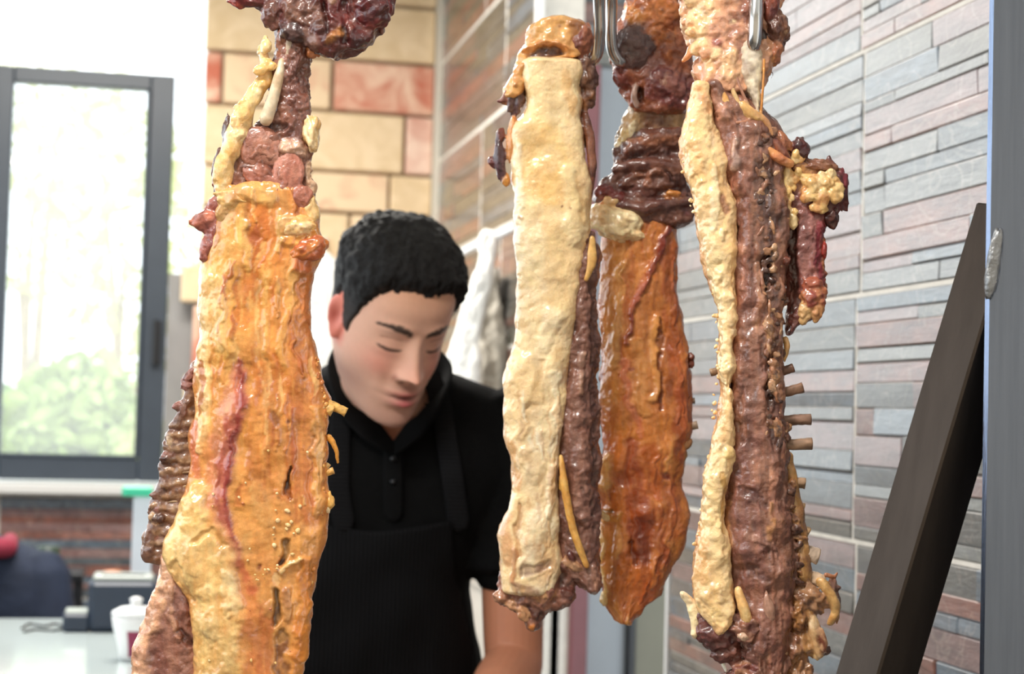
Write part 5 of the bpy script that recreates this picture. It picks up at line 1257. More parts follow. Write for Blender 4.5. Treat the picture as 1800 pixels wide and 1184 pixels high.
hook('polished steel hook holding the pale cream meat', [(1030, -182, 1.475), (1042, -197, 1.46), (1052, -182, 1.437), (1052, -120, 1.45), (1053, 0, 1.49), (1054, 60, 1.50), (1050, 92, 1.51), (1040, 108, 1.52), (1024, 112, 1.525), (1010, 106, 1.53)])
hook('polished steel hook holding the amber brown meat', [(1098, -182, 1.475), (1087, -197, 1.46), (1076, -182, 1.437), (1076, -120, 1.47), (1075, 0, 1.54), (1074, 60, 1.55), (1077, 88, 1.555), (1090, 108, 1.56), (1106, 112, 1.57), (1124, 100, 1.58)])
hook('grey steel hook through the hock of the rightmost meat', [(1320, -182, 1.475), (1326, -197, 1.455), (1332, -182, 1.43), (1331, -100, 1.38), (1330, -10, 1.305), (1328, 40, 1.300), (1326, 74, 1.302), (1322, 88, 1.31), (1314, 94, 1.325)], 0.0058)
hook('steel hook above the nearest meat by the window', [(552, -182, 1.475), (546, -197, 1.455), (540, -182, 1.437), (540, -130, 1.40), (540, -90, 1.36), (545, -66, 1.35), (556, -60, 1.345), (568, -72, 1.345)])

# ------------------------------------------------------------------ cloths hung on the back walls
M_cloth = mat_plain('white_cotton', (240, 238, 232), 0.85, noise=0.04, nscale=20, bump=0.3, bscale=40)
M_greycloth = mat_plain('grey_cotton', (186, 180, 168), 0.9, noise=0.1, nscale=12, bump=0.4, bscale=30)
M_darkcloth = mat_plain('dark_cotton', (74, 70, 66), 0.9, noise=0.2, nscale=10, bump=0.4, bscale=30)


def cloth(name, d, rows, tf, mat, label, seed, group=None, folds=6):
    st = []
    rg = random.Random(seed)
    for i in range(folds):
        k = (i + .5) / folds
        pts = [(r[1] + (r[2] - r[1]) * k, r[0]) for r in rows]
        st.append((pts, [max(2, (r[2] - r[1]) / folds * .3) for r in rows], None, 0, rg.uniform(-5, 5)))
    V, F, C = slab(rows, tf, tf, 2.6, 0, (6, 4), (240, 238, 232), st, ((4, 40, 3),), 4, seed)
    W = to_world(V, d)
    o = mesh_obj(name, W, F, mat, base=P(rows[-1][1], rows[-1][0], d))
    tag(o, label, 'cloth', group)
    return o


cloth('hanging_apron', 4.28, [(404, 850, 868), (430, 840, 872), (456, 848, 868), (485, 834, 866), (530, 814, 856), (600, 796, 846), (700, 766, 842), (900, 750, 850)], 14, M_cloth, 'white apron knotted at the top, hanging just right of the man\'s head', 1)
cloth('hanging_apron', 4.36, [(470, 850, 872), (490, 842, 878), (560, 840, 884), (700, 838, 896), (900, 836, 902)], 10, M_greycloth, 'grey beige apron hanging behind the white knotted one', 2)
cloth('hanging_jacket', 4.40, [(486, 884, 904), (520, 876, 912), (600, 878, 918), (720, 876, 920), (900, 874, 920)], 8, M_darkcloth, 'dark jacket hanging half behind the pale cream meat', 3)
cloth('hanging_coat', float((ray_plane(560, 600, 1, YB) - CAM) @ FWD) - 0.07, [(432, 520, 566), (452, 505, 588), (480, 500, 606), (520, 496, 616), (600, 494, 622), (760, 490, 630), (900, 488, 636)], 14, M_cloth, 'white coat hanging on the stone pillar, left of the man\'s head', 4)
V, F = tube_vf([P(806, 448, 4.42), P(845, 428, 4.34), P(900, 403, 4.22)], 0.010, 10)
tag(mesh_obj('clothes_rail', V, F, M_trim, base=P(850, 425, 4.33)), 'pale rail the aprons hang from on the far tiled wall', 'rail')
V, F = tube_vf([ray_plane(575, 420, 1, YB), ray_plane(568, 424, 1, YB - .05), ray_plane(560, 436, 1, YB - .08)], 0.008, 10)
tag(mesh_obj('coat_peg', V, F, M_trim, base=P(560, 430, 5.3)), 'small peg on the pillar carrying the white coat', 'peg')

# ------------------------------------------------------------------ counter and the things on it
ZC = float(P(60, 1086, 3.85)[2])


def on_counter(px, py):
    return ray_plane(px, py, 2, ZC)


M_top = mat_plain('counter_top', (176, 186, 186), 0.12, noise=0.05, nscale=4)
M_cab = mat_plain('counter_body', (150, 150, 146), 0.5, noise=0.06)
fa = on_counter(-260, 1080); fb_ = on_counter(500, 1096); na = on_counter(-330, 1330); nb = on_counter(480, 1350)
cx0, cx1 = min(fa[0], na[0]), max(fb_[0], nb[0]) * 1.0
cx1 = float(on_counter(470, 1110)[0]); cy0 = 2.85; cy1 = float(on_counter(60, 1086)[1])
ctr = empty('service_counter', ((cx0 + cx1) / 2, (cy0 + cy1) / 2, 0), 'pale glossy service counter below the window at lower left', 'counter')
box('worktop', ((cx0 + cx1) / 2, (cy0 + cy1) / 2, ZC - 0.015), ((cx1 - cx0) / 2, (cy1 - cy0) / 2, 0.015), M_top, ctr, bev=0.004)
for k in range(4):
    w = (cx1 - cx0 - 0.06) / 4
    box('cabinet_panel', (cx0 + 0.03 + w * (k + .5), cy0 + 0.06, (ZC - 0.03) / 2), (w / 2 - 0.004, 0.012, (ZC - 0.03) / 2), M_cab, ctr, bev=0.003)
box('cabinet_body', ((cx0 + cx1) / 2, (cy0 + cy1) / 2 + 0.02, (ZC - 0.03) / 2), ((cx1 - cx0) / 2 - 0.03, (cy1 - cy0) / 2 - 0.06, (ZC - 0.03) / 2), M_cab, ctr)

# receipt printer
pr = on_counter(205, 1112)
M_navy = mat_plain('dark_blue_plastic', (40, 50, 66), 0.42, noise=0.05)
M_lidgrey = mat_plain('printer_lid', (150, 156, 150), 0.3)
prt = empty('receipt_printer', (pr[0], pr[1] + .07, ZC), 'dark receipt printer with a grey lid standing on the counter', 'printer')
sP = 3.67 / FPX
hous = box('housing', (pr[0] + 0.01, pr[1] + 0.05, ZC + 0.056), (0.072, 0.05, 0.056), M_navy, prt, bev=0.012)
plid = box('lid', (pr[0] + 0.01, pr[1] + 0.052, ZC + 0.114), (0.064, 0.044, 0.007), M_lidgrey, prt, bev=0.005)
box('paper_slot', (pr[0] + 0.01, pr[1] + 0.02, ZC + 0.1215), (0.045, 0.004, 0.002), M_black, plid)
ftray = box('front_tray', (pr[0] - 0.085, pr[1] + 0.045, ZC + 0.02), (0.028, 0.04, 0.02), M_navy, prt, bev=0.006)
box('tray_cover', (pr[0] - 0.085, pr[1] + 0.045, ZC + 0.042), (0.024, 0.034, 0.003), M_lidgrey, ftray, bev=0.002)

# white pot with a maroon band
cpx = on_counter(236, 1158)
M_white = mat_plain('white_plastic', (240, 240, 240), 0.3)
M_mar2 = mat_plain('maroon_print', (140, 34, 74), 0.4)
pot = empty('sugar_pot', (cpx[0], cpx[1], ZC), 'white lidded pot with a maroon patch on the counter', 'pot')


def lathe(prof, c, N=28):
    th = np.linspace(0, 2 * np.pi, N, endpoint=False)
    V = np.array([[(c[0] + r * math.cos(t), c[1] + r * math.sin(t), c[2] + z) for t in th] for r, z in prof])
    return grid_close(V)


V, F = lathe([(0.026, 0.001), (0.029, 0.004), (0.033, 0.03), (0.042, 0.06), (0.0455, 0.082), (0.043, 0.084)], (cpx[0], cpx[1], ZC)); mesh_obj('bowl', V, F, M_white, pot)
V, F = lathe([(0.046, 0.0845), (0.045, 0.091), (0.03, 0.099), (0.012, 0.101), (0.010, 0.108), (0.013, 0.115), (0.006, 0.119)], (cpx[0], cpx[1], ZC)); mesh_obj('lid', V, F, M_white, pot)
th = np.linspace(-1.95, -0.2, 12)
V = np.concatenate([[(cpx[0] + (r + .0012) * math.cos(t), cpx[1] + (r + .0012) * math.sin(t), ZC + z) for t in th] for r, z in ((.0292, .008), (.0332, .032), (.0405, .058))])
F = np.array([(i * 12 + j, i * 12 + j + 1, (i + 1) * 12 + j + 1, (i + 1) * 12 + j) for i in range(2) for j in range(11)])
mesh_obj('maroon_patch', V, F, M_mar2, pot)

# spectacles-like tangle of cable on the counter
q = [on_counter(px, py) + [0, 0, .003] for px, py in ((38, 1106), (52, 1098), (78, 1102), (96, 1098), (112, 1104), (92, 1110), (64, 1108), (42, 1112))]
V, F = tube_vf(q, 0.0025, 8, sub=5)
tag(mesh_obj('cable', V, F, M_black, base=q[0]), 'thin dark cable lying in a loop on the counter', 'cable')

# pale stand with a green top, brown jar and dark green pot beyond the counter
M_green = mat_plain('green_plastic', (64, 190, 150), 0.4)
M_pale = mat_plain('pale_acrylic', (206, 212, 220), 0.3)
sy = cy1 - .035
sx = float(ray_plane(243, 950, 1, sy)[0]); hS = float(ray_plane(243, 866, 1, sy)[2]) - ZC
std = empty('menu_stand', (sx, sy, ZC), 'pale upright stand with a green top beside the rib sheet', 'stand')
box('upright', (sx + .008, sy, ZC + hS / 2), (0.022, 0.008, hS / 2), M_pale, std, bev=.002)
box('top_bar', (sx - .006, sy, ZC + hS + .004), (0.034, 0.02, 0.011), M_green, std, bev=.004)
box('foot', (sx + .008, sy, ZC + .005), (0.03, 0.03, 0.005), M_pale, std, bev=.002)
jb = on_counter(196, 1085)
V, F = lathe([(.02, .001), (.028, .01), (.032, .05), (.03, .085), (.02, .1), (.02, .112), (.004, .114)], (jb[0], jb[1] - .06, ZC))
tag(mesh_obj('jar', V, F, mat_plain('orange_brown_glaze', (196, 120, 70), .35, noise=.15), base=(jb[0], jb[1] - .06, ZC)), 'orange brown jar behind the receipt printer', 'jar')
gp = P(84, 985, 4.75)
M_dgreen = mat_plain('dark_green_glaze', (46, 62, 48), .4, noise=.2)
tb = empty('side_table', (gp[0], gp[1], 0), 'narrow dark side table against the low tiled wall', 'table')
zt = float(P(84, 1002, 4.75)[2])
box('table_top', (gp[0], gp[1], zt - .012), (.10, .10, .012), M_black, tb, bev=.003)
for sx in (-1, 1):
    for sy in (-1, 1):
        box('leg', (gp[0] + sx * .085, gp[1] + sy * .085, (zt - .024) / 2), (.01, .01, (zt - .024) / 2), M_black, tb)
V, F = lathe([(.02, .001), (.03, .01), (.034, .05), (.03, .066), (.024, .068)], (gp[0], gp[1], zt))
tag(mesh_obj('flower_pot', V, F, M_dgreen, base=(gp[0], gp[1], zt)), 'dark green pot by the low tiled wall under the window', 'pot')

# ------------------------------------------------------------------ garden outside the window
M_leaf = []
for i, c in enumerate(((164, 184, 104), (200, 206, 134), (134, 166, 98))):
    m, nt, b = new_mat('leaf_%s' % ('bright', 'yellow', 'deep')[i])
    b.inputs['Base Color'].default_value = (*lin(c), 1); b.inputs['Roughness'].default_value = .5
    b.inputs['Transmission Weight'].default_value = 0
    tc = N_(nt, 'ShaderNodeTexCoord'); n = N_(nt, 'ShaderNodeTexNoise'); n.inputs['Scale'].default_value = 6
    nt.links.new(tc.outputs['Object'], n.inputs['Vector'])
    hs = N_(nt, 'ShaderNodeHueSaturation'); hs.inputs['Color'].default_value = (*lin(c), 1)
    mr = N_(nt, 'ShaderNodeMapRange'); mr.inputs['To Min'].default_value = .7; mr.inputs['To Max'].default_value = 1.3
    nt.links.new(n.outputs['Fac'], mr.inputs['Value']); nt.links.new(mr.outputs['Result'], hs.inputs['Value']); nt.links.new(hs.outputs['Color'], b.inputs['Base Color'])
    M_leaf.append(m)
M_bark = mat_plain('bark', (150, 132, 108), .9, noise=.2, nscale=12)


def tree(name, px, d, crown, trunk_r, label, seed, n=1500, leaf=.05, mat=0):
    """crown = list of (px, py, radius m); base on the ground below"""
    rg = np.random.default_rng(seed)
    c0 = P(crown[0][0], crown[0][1], d)
    base = (P(px, 600, d)[0], P(px, 600, d)[1], -0.1)
    t = empty(name, base, label, 'tree' if 'tree' in name else 'shrub', 'greenery outside the window')
    geo = []
    for (x, y, r) in crown:
        c = P(x, y, d)
        mid = (np.array(base) * .45 + c * .55) + rg.normal(0, .08, 3)
        geo.append(tube_vf([base, mid, c], [trunk_r, trunk_r * .7, trunk_r * .25], 8, sub=4))
    V, F, _ = merge(geo)
    mesh_obj('trunk', V, F, M_bark, t)
    Vs = []
    for (x, y, r) in crown:
        k = int(n * r * r / sum(q[2] ** 2 for q in crown))
        u = rg.normal(0, 1, (k, 3)); u /= np.linalg.norm(u, axis=1)[:, None]
        p = P(x, y, d) + u * (r * rg.uniform(.35, 1, k) ** .5)[:, None] * np.array([1, 1, .9])
        a = rg.normal(0, 1, (k, 3)); a /= np.linalg.norm(a, axis=1)[:, None]
        b = np.cross(a, rg.normal(0, 1, (k, 3))); b /= np.linalg.norm(b, axis=1)[:, None]
        L = leaf * rg.uniform(.6, 1.3, k)[:, None]
        Vs.append(np.stack([p - a * L, p - b * L * .45, p + a * L, p + b * L * .45], 1).reshape(-1, 3))
    V = np.concatenate(Vs)
    F = np.arange(len(V)).reshape(-1, 4)
    o = mesh_obj('foliage', V, F, M_leaf[mat], t)
    o['kind'] = 'stuff'
    return t


tree('garden_shrub', 110, 9.0, [(110, 740, .34), (60, 780, .3), (150, 700, .28)], .03, 'green shrub standing lowest in the middle of the window', 1, 1600, .06, 0)
tree('garden_shrub', 190, 11.2, [(200, 760, .34), (225, 800, .3)], .03, 'small yellowish shrub at the window\'s lower right', 2, 900, .06, 1)
tree('garden_shrub', 20, 10.0, [(18, 780, .4), (-40, 800, .4)], .03, 'deep green shrub at the window\'s lower left', 3, 900, .06, 2)
tree('garden_tree', 230, 14.0, [(220, 430, .9), (180, 300, .8), (260, 560, .7)], .06, 'pale sunlit tree filling the right of the window', 4, 700, .09, 1)
tree('garden_tree', 60, 16.0, [(70, 240, 1.0), (30, 420, .8), (110, 160, .7)], .07, 'pale tree high in the left of the window', 5, 600, .09, 1)

# ------------------------------------------------------------------ people
M_skin = mat_attr('skin', 0.48, ((500, 0.12, 0.0008),), sss=0.12, sss_rgb=(1, .35, .2), sss_scale=.006, mott=0.04, mscale=120, rvar=.06, spec=.4)
M_hair = mat_attr('black_hair', 0.62, ((420, 0.9, 0.004), (1100, 0.5, 0.0015)), mott=0.3, mscale=260, rvar=.1, spec=.3)
M_polo = mat_plain('black_pique', (9, 9, 10), 0.9, noise=.15, nscale=30, bump=.2, bscale=300, spec=.12)


def rib_cloth(name, rgb, scale, axis):
    m, nt, b = new_mat(name)
    tc = N_(nt, 'ShaderNodeTexCoord'); w = N_(nt, 'ShaderNodeTexWave'); w.bands_direction = axis
    w.inputs['Scale'].default_value = scale; w.inputs['Distortion'].default_value = .4
    nt.links.new(tc.outputs['Object'], w.inputs['Vector'])
    r = N_(nt, 'ShaderNodeValToRGB'); c = lin(rgb)
    r.color_ramp.elements[0].color = (*(c * .6), 1); r.color_ramp.elements[1].color = (*(c * 1.5), 1)
    nt.links.new(w.outputs['Fac'], r.inputs['Fac']); nt.links.new(r.outputs['Color'], b.inputs['Base Color'])
    b.inputs['Roughness'].default_value = .85; b.inputs['Specular IOR Level'].default_value = .12
    bp = N_(nt, 'ShaderNodeBump'); bp.inputs['Strength'].default_value = .4; bp.inputs['Distance'].default_value = .002
    nt.links.new(w.outputs['Fac'], bp.inputs['Height']); nt.links.new(bp.outputs['Normal'], b.inputs['Normal'])
    return m


M_apron = rib_cloth('black_ribbed_apron', (13, 13, 15), 55, 'X')
M_strap = rib_cloth('black_ribbed_strap', (17, 17, 19), 60, 'Z')


def remesh(parts, voxel, smooth=4):
    V, F, _ = merge(parts)
    o = mesh_obj('tmp_body', V, F)
    md = o.modifiers.new('r', 'REMESH'); md.mode = 'VOXEL'; md.voxel_size = voxel
    sm = o.modifiers.new('s', 'SMOOTH'); sm.iterations = smooth; sm.factor = .5
    dg = bpy.context.evaluated_depsgraph_get(); dg.update()
    ev = o.evaluated_get(dg); me = ev.to_mesh()
    n = len(me.vertices); co = np.empty(n * 3, np.float32); me.vertices.foreach_get('co', co)
    nl = len(me.loops); li = np.empty(nl, np.int32); me.loops.foreach_get('vertex_index', li)
    if nl == 4 * len(me.polygons):
        Fs = [li.reshape(-1, 4)]
    else:
        polys = [tuple(p.vertices) for p in me.polygons]
        Fs = [np.array([p for p in polys if len(p) == k]) for k in (4, 3) if any(len(p) == k for p in polys)]
    ev.to_mesh_clear()
    mm = o.data; bpy.data.objects.remove(o); bpy.data.meshes.remove(mm)
    return co.reshape(-1, 3).astype(float), Fs


def ring_loft(rows, n=2.3, N=48):
    """rows (px, py, d, half width m, half depth m)"""
    th = np.linspace(0, 2 * np.pi, N, endpoint=False)
    c, s = np.cos(th), np.sin(th)
    X = np.sign(c) * abs(c) ** (2 / n); Y = np.sign(s) * abs(s) ** (2 / n)
    out = []
    for (px, py, d, hw, hd) in rows:
        o = P(px, py, d)
        out.append(o[None] + np.outer(X * hw, RGT) + np.outer(Y * hd, FWD))
    return np.array(out)


def dense(rows, k=6):
    a = np.array(rows, float); t = np.arange(len(a)); tt = np.linspace(0, len(a) - 1, (len(a) - 1) * k + 1)
    return np.stack([herm(t, a[:, i], tt) for i in range(a.shape[1])], 1)


# head in its own frame: x to the picture's right, y away, z up
HROWS = [(-.119, -.074, -.040, .018), (-.113, -.088, -.020, .033), (-.100, -.093, .004, .044), (-.082, -.0925, .022, .053), (-.064, -.091, .040, .060), (-.040, -.089, .064, .0665), (-.012, -.087, .076, .0700), (.015, -.0895, .080, .0715), (.045, -.0905, .082, .0725), (.075, -.080, .078, .0700), (.097, -.060, .066, .061), (.112, -.034, .060, .046), (.119, -.010, .036, .026), (.1215, .006, .020, .010)]


def head_surface(M=150, N=200):
    z = np.concatenate([np.linspace(-.119, .1, int(M * .85)), np.linspace(.1015, .1215, int(M * .15))])
    zz = [r[0] for r in HROWS]
    f = herm(zz, [r[1] for r in HROWS], z); b = herm(zz, [r[2] for r in HROWS], z); w = herm(zz, [r[3] for r in HROWS], z)
    yc = np.clip(.012 + 0 * z, f + .004, b - .004)
    th = np.linspace(0, 2 * np.pi, N, endpoint=False)
    c, s = np.cos(th), np.sin(th)
    n = 2.25
    X = np.sign(c) * abs(c) ** (2 / n); S = np.sign(s) * abs(s) ** (2 / n)
    V = np.zeros((len(z), N, 3))
    V[..., 0] = w[:, None] * X; V[..., 2] = z[:, None]
    V[..., 1] = yc[:, None] + np.where(S < 0, (yc - f)[:, None], (b - yc)[:, None]) * S
    return V


def g2(x, z, cx, cz, sx, sz):
    return np.exp(-((x - cx) / sx) ** 2 - ((z - cz) / sz) ** 2)


def face_relief(x, z):
    h = 0
    ax_ = abs(x)
    h = h + .0045 * g2(ax_, z, .026, .026, .016, .007) - .0085 * g2(ax_, z, .031, .006, .016, .010) + .0078 * g2(ax_, z, .0315, .0035, .0125, .0085)
    h = h - .0014 * g2(ax_, z, .013, .008, .008, .014)
    h = h + .0045 * g2(ax_, z, .043, -.030, .018, .018) - .003 * g2(ax_, z, .045, -.070, .014, .02)
    h = h + .0072 * g2(x, z, 0, -.0595, .019, .0052) + .0085 * g2(x, z, 0, -.0745, .017, .0062) - .0070 * g2(x, z, 0, -.0668, .022, .0028)
    h = h + .0045 * g2(x, z, 0, -.062, .030, .016) - .0035 * g2(x, z, 0, -.0865, .018, .005) + .0065 * g2(x, z, 0, -.104, .017, .012)
    t = np.clip((.014 - z) / .052, 0, 1.2)
    prof = np.where(t < .92,   .004 + .0275 * t ** 1.1, .0285 * np.clip(1 - (t - .92) / .16, 0, 1))
    prof = prof * sstep(.022, .010, z)
    h = h + prof * np.exp(-(x / (.0078 + .0055 * t)) ** 2)
    h = h + .0095 * g2(ax_, z, .0145, -.0375, .0060, .0068) + .0035 * g2(x, z, 0, -.033, .0095, .0085)
    h = h - .003 * g2(ax_, z, .008, -.046, .004, .003) - .0025 * g2(ax_, z, .026, -.052, .006, .014)
    return h


HV = head_surface()
hw_ = sstep(.004, -.045, HV[..., 1])
HV[..., 1] -= face_relief(HV[..., 0], HV[..., 2]) * hw_


def ear(sgn):
    U, F = ico(5)
    V = U * np.array([.0062, .0175, .0315])
    V[:, 1] *= 1 + .25 * (V[:, 2] / .0315) - .15 * (V[:, 2] < -.012)
    out = np.clip(U[:, 0], 0, 1)
    V[:, 0] -= .0065 * out * np.exp(-(V[:, 1] / .0105) ** 2 - ((V[:, 2] - .003) / .018) ** 2)
    V[:, 0] += .002 * out * np.exp(-((V[:, 1] + .012) / .004) ** 2 - ((V[:, 2] + .002) / .006) ** 2)
    a = math.radians(28)
    x, y = V[:, 0] * math.cos(a) + V[:, 1] * math.sin(a), -V[:, 0] * math.sin(a) + V[:, 1] * math.cos(a)
    V = np.stack([(x + .0735), y + .004, V[:, 2] - .004 + .12 * y], 1)
    if sgn < 0:
        V[:, 0] *= -1; F = F[:, ::-1]
    return V, F


HP, HC = 2.25, (686, 559)


def rotm(yaw, pitch, roll):
    cx, sx = math.cos(pitch), math.sin(pitch); cy, sy = math.cos(yaw), math.sin(yaw); cz, sz = math.cos(roll), math.sin(roll)
    Rx = np.array([[1, 0, 0], [0, cx, -sx], [0, sx, cx]]); Rz = np.array([[cy, -sy, 0], [sy, cy, 0], [0, 0, 1]]); Ry = np.array([[cz, 0, sz], [0, 1, 0], [-sz, 0, cz]])
    return Ry @ Rz @ Rx


HR = rotm(math.radians(29.4), math.radians(27.0), math.radians(2.5))
HB = np.array([RGT, FWD, UPV])          # rows: camera-independent basis of the head's stance
HO = P(HC[0], HC[1], HP)


def head_to_world(V):
    return HO + (V @ HR.T) @ HB


def world_to_head(W):
    return ((W - HO) @ HB.T) @ HR


def hand(wrist, direction, side, r=1.0):
    """palm and five curled fingers; direction is a unit vector along the forearm"""
    d = np.array(direction, float); d /= np.linalg.norm(d)
    up = np.array([0, 0, 1.0]); lat = np.cross(d, up); lat /= np.linalg.norm(lat); up = np.cross(lat, d)
    w = np.array(wrist); out = []
    pts = [w, w + d * .03, w + d * .06, w + d * .088]
    out.append(tube_vf(pts, [.026, .032, .036, .032], 16, ellipse=.48, up=up))
    for k, L in enumerate((.072, .080, .075, .060)):
        o = w + d * .082 + lat * (k - 1.5) * .0195 * side
        a, cur = .1, [o]
        for seg in (.45, .33, .26):
            a += .45
            cur.append(cur[-1] + (d * math.cos(a) - up * math.sin(a)) * L * seg)
        out.append(tube_vf(cur, [.0098, .0092, .0086, .0075], 10, sub=3))
    o = w + d * .028 - lat * .03 * side
    cur = [o, o + (d * .7 - lat * side * .6 - up * .3) * .03, o + (d * .9 - lat * side * .55 - up * .5) * .055, o + (d * 1.1 - lat * side * .35 - up * .75) * .07]
    out.append(tube_vf(cur, [.013, .0115, .010, .008], 10, sub=3))
    return out


man = empty('person', (*P(650, 900, 2.42)[:2], 0.0), 'young man in black polo and black apron, head bowed, between the hanging meat', 'person')
TORSO = [(662, 612, 2.44, .050, .052), (668, 632, 2.44, .066, .062), (670, 650, 2.44, .090, .072), (680, 684, 2.44, .158, .086), (688, 720, 2.44, .194, .100), (690, 765, 2.44, .204, .114), (688, 830, 2.43, .196, .126), (672, 900, 2.43, .180, .130), (646, 970, 2.43, .168, .128), (622, 1040, 2.43, .164, .126), (628, 1170, 2.44, .178, .126), (640, 1400, 2.46, .186, .126), (645, 1560, 2.47, .17, .115)]
TD = dense(TORSO, 6)


def inset(T, k):
    T = np.array(T, float).copy(); T[:, 3] = np.maximum(.02, T[:, 3] - k); T[:, 4] = np.maximum(.02, T[:, 4] - k)
    return T


neck_top = head_to_world(np.array([[0, .030, -.035]]))[0]
sh = {1: (900, 752, 2.42), -1: (470, 752, 2.44)}
el = {1: (903, 1150, 2.38), -1: (455, 1150, 2.42)}
wr = {1: (800, 1440, 2.10), -1: (560, 1440, 2.10)}
body = [grid_close(head_to_world(HV.reshape(-1, 3)).reshape(HV.shape))]
for sg in (-1, 1):
    V, F = ear(sg); body.append((head_to_world(V), [F]))
body.append(tube_vf([neck_top, (neck_top * .5 + P(676, 700, 2.40) * .5), P(684, 745, 2.42)], [.056, .056, .064], 24, sub=4))
body.append(grid_close(ring_loft(inset(TD, .016))))
for sg in (-1, 1):
    S, E_, W_ = P(*sh[sg]), P(*el[sg]), P(*wr[sg])
    body.append(tube_vf([S, S * .6 + E_ * .4, E_, E_ * .75 + W_ * .25, W_], [.050, .047, .041, .043, .027], 24, sub=5))
    body += hand(W_, W_ - E_, sg)
V, F = remesh(body, .0021, 3)
L = world_to_head(V)
x, y, z = L[:, 0], L[:, 1], L[:, 2]
C = np.repeat(lin((228, 180, 156))[None], len(V), 0)


def pc(mask, col, a=1.0):
    w = np.clip(mask * a, 0, 1)[:, None]
    C[:] = C * (1 - w) + lin(col) * w


fr = (y < -.015) & (abs(x) < .09) & (z > -.14) & (z < .14)
frf = fr.astype(float)
dh = np.linalg.norm(L, axis=1)
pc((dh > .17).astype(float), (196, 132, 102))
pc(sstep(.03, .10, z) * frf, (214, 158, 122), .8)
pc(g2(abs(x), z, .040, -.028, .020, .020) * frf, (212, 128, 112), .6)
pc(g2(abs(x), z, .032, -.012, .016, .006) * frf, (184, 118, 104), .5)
pc(g2(x, z, 0, -.030, .012, .016) * frf, (222, 150, 126), .6)
stub = sstep(-.045, -.075, z) * (y < .02) * (dh < .16)
pc(stub * sstep(.055, .03, abs(x) * 0 + abs(z + .1)), (176, 132, 114), .45)
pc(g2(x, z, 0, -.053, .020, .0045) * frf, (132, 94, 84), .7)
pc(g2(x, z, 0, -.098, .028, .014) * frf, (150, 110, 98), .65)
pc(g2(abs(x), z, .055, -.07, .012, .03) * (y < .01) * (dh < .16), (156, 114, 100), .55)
pc(g2(x, z, 0, -.0605, .0185, .0042) * frf, (178, 92, 90), .95)
pc(g2(x, z, 0, -.0735, .0165, .0055) * frf, (190, 92, 98), .95)
pc(g2(x, z, 0, -.0668, .0205, .0024) * frf, (82, 30, 34), .95)
pc(g2(abs(x), z, .0085, -.0455, .0042, .0026) * frf, (92, 48, 42), .9)  # nostril shade put into the skin colour
pc(g2(abs(x), z, .0205, -.040, .0022, .006) * frf, (176, 110, 94), .6)
bz = .0205 + .0078 * (1 - ((abs(x) - .035) / .026) ** 2)
bt = np.interp(abs(x), [.009, .016, .030, .052], [.0038, .0052, .0048, .0016])
br = sstep(1.25, .55, abs(z - bz) / bt + .35 * fbm(L / .0022, 61, 2)) * sstep(.008, .012, abs(x)) * sstep(.054, .050, abs(x)) * frf
pc(br, (34, 26, 24), .95)
lt = np.interp(abs(x), [.016, .024, .038, .047], [.0008, .0022, .0026, .0010])
la = sstep(1.3, .5, abs(z - (-.0050 + 11 * (abs(x) - .031) ** 2)) / lt) * sstep(.0150, .019, abs(x)) * sstep(.048, .044, abs(x)) * frf
pc(la, (36, 24, 22), .95)
pc(sstep(.0022, .0008, abs(z - (.0115 - 9 * (abs(x) - .031) ** 2))) * sstep(.017, .022, abs(x)) * sstep(.047, .042, abs(x)) * frf, (150, 96, 80), .5)  # shade of the lid crease drawn as a colour line
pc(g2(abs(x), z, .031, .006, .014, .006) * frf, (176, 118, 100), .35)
em = sstep(.0635, .0690, abs(x)) * sstep(-.022, -.010, y) * sstep(.05, .04, y) * sstep(.046, .036, abs(z + .004)) * (dh < .13)
pc(em, (222, 118, 102), .8)
pc(em * g2(y, z, .008, -.002, .007, .013), (168, 74, 64), .75)  # ear hollow shaded in the colour, its dent being smoothed away
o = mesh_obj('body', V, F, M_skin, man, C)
# short curly hair, shaved closer at the sides
HH = head_surface(190, 260)
hx, hy, hz = HH[..., 0], HH[..., 1], HH[..., 2]
ang = np.arctan2(abs(hx), -hy)                       # 0 at the face, pi at the back
line = np.interp(ang, [0, .35, .62, .80, .98, 1.12, 1.28, 1.42, 1.6, 1.8, 2.2, 3.15], [.073, .074, .070, .054, .034, .012, -.016, -.010, .034, .020, -.040, -.058])
mk = (hz - line) + .0035 * fbm(HH.reshape(-1, 3) / .006, 44, 3).reshape(hz.shape)
thick = .004 + .0115 * sstep(.015, .085, hz)
off = thick * sstep(-.001, .014, mk) - .004 * sstep(.003, -.004, mk)
ctrl = np.array([0, .008, .02])
dirn = HH - ctrl; dirn /= np.linalg.norm(dirn, axis=-1)[..., None]
fl = HH.reshape(-1, 3)
cur = fbm(fl / .0075, 5, 3).reshape(off.shape) * .0026 + fbm(fl / .025, 6, 2).reshape(off.shape) * .0022
HH2 = HH + dirn * (off + cur * sstep(.0, .012, mk) * sstep(.004, .012, thick))[..., None]
# round the crown
V, F = grid_close(HH2)
cc = lin((20, 18, 18)) + (lin((64, 54, 50)) - lin((20, 18, 18))) * (sstep(.045, -.01, hz) * sstep(2.4, 1.6, ang))[..., None]
cc = cc.reshape(-1, 3); cc = np.concatenate([cc, cc[:1], cc[-1:]])
mesh_obj('hair', head_to_world(V), F, M_hair, man, cc)

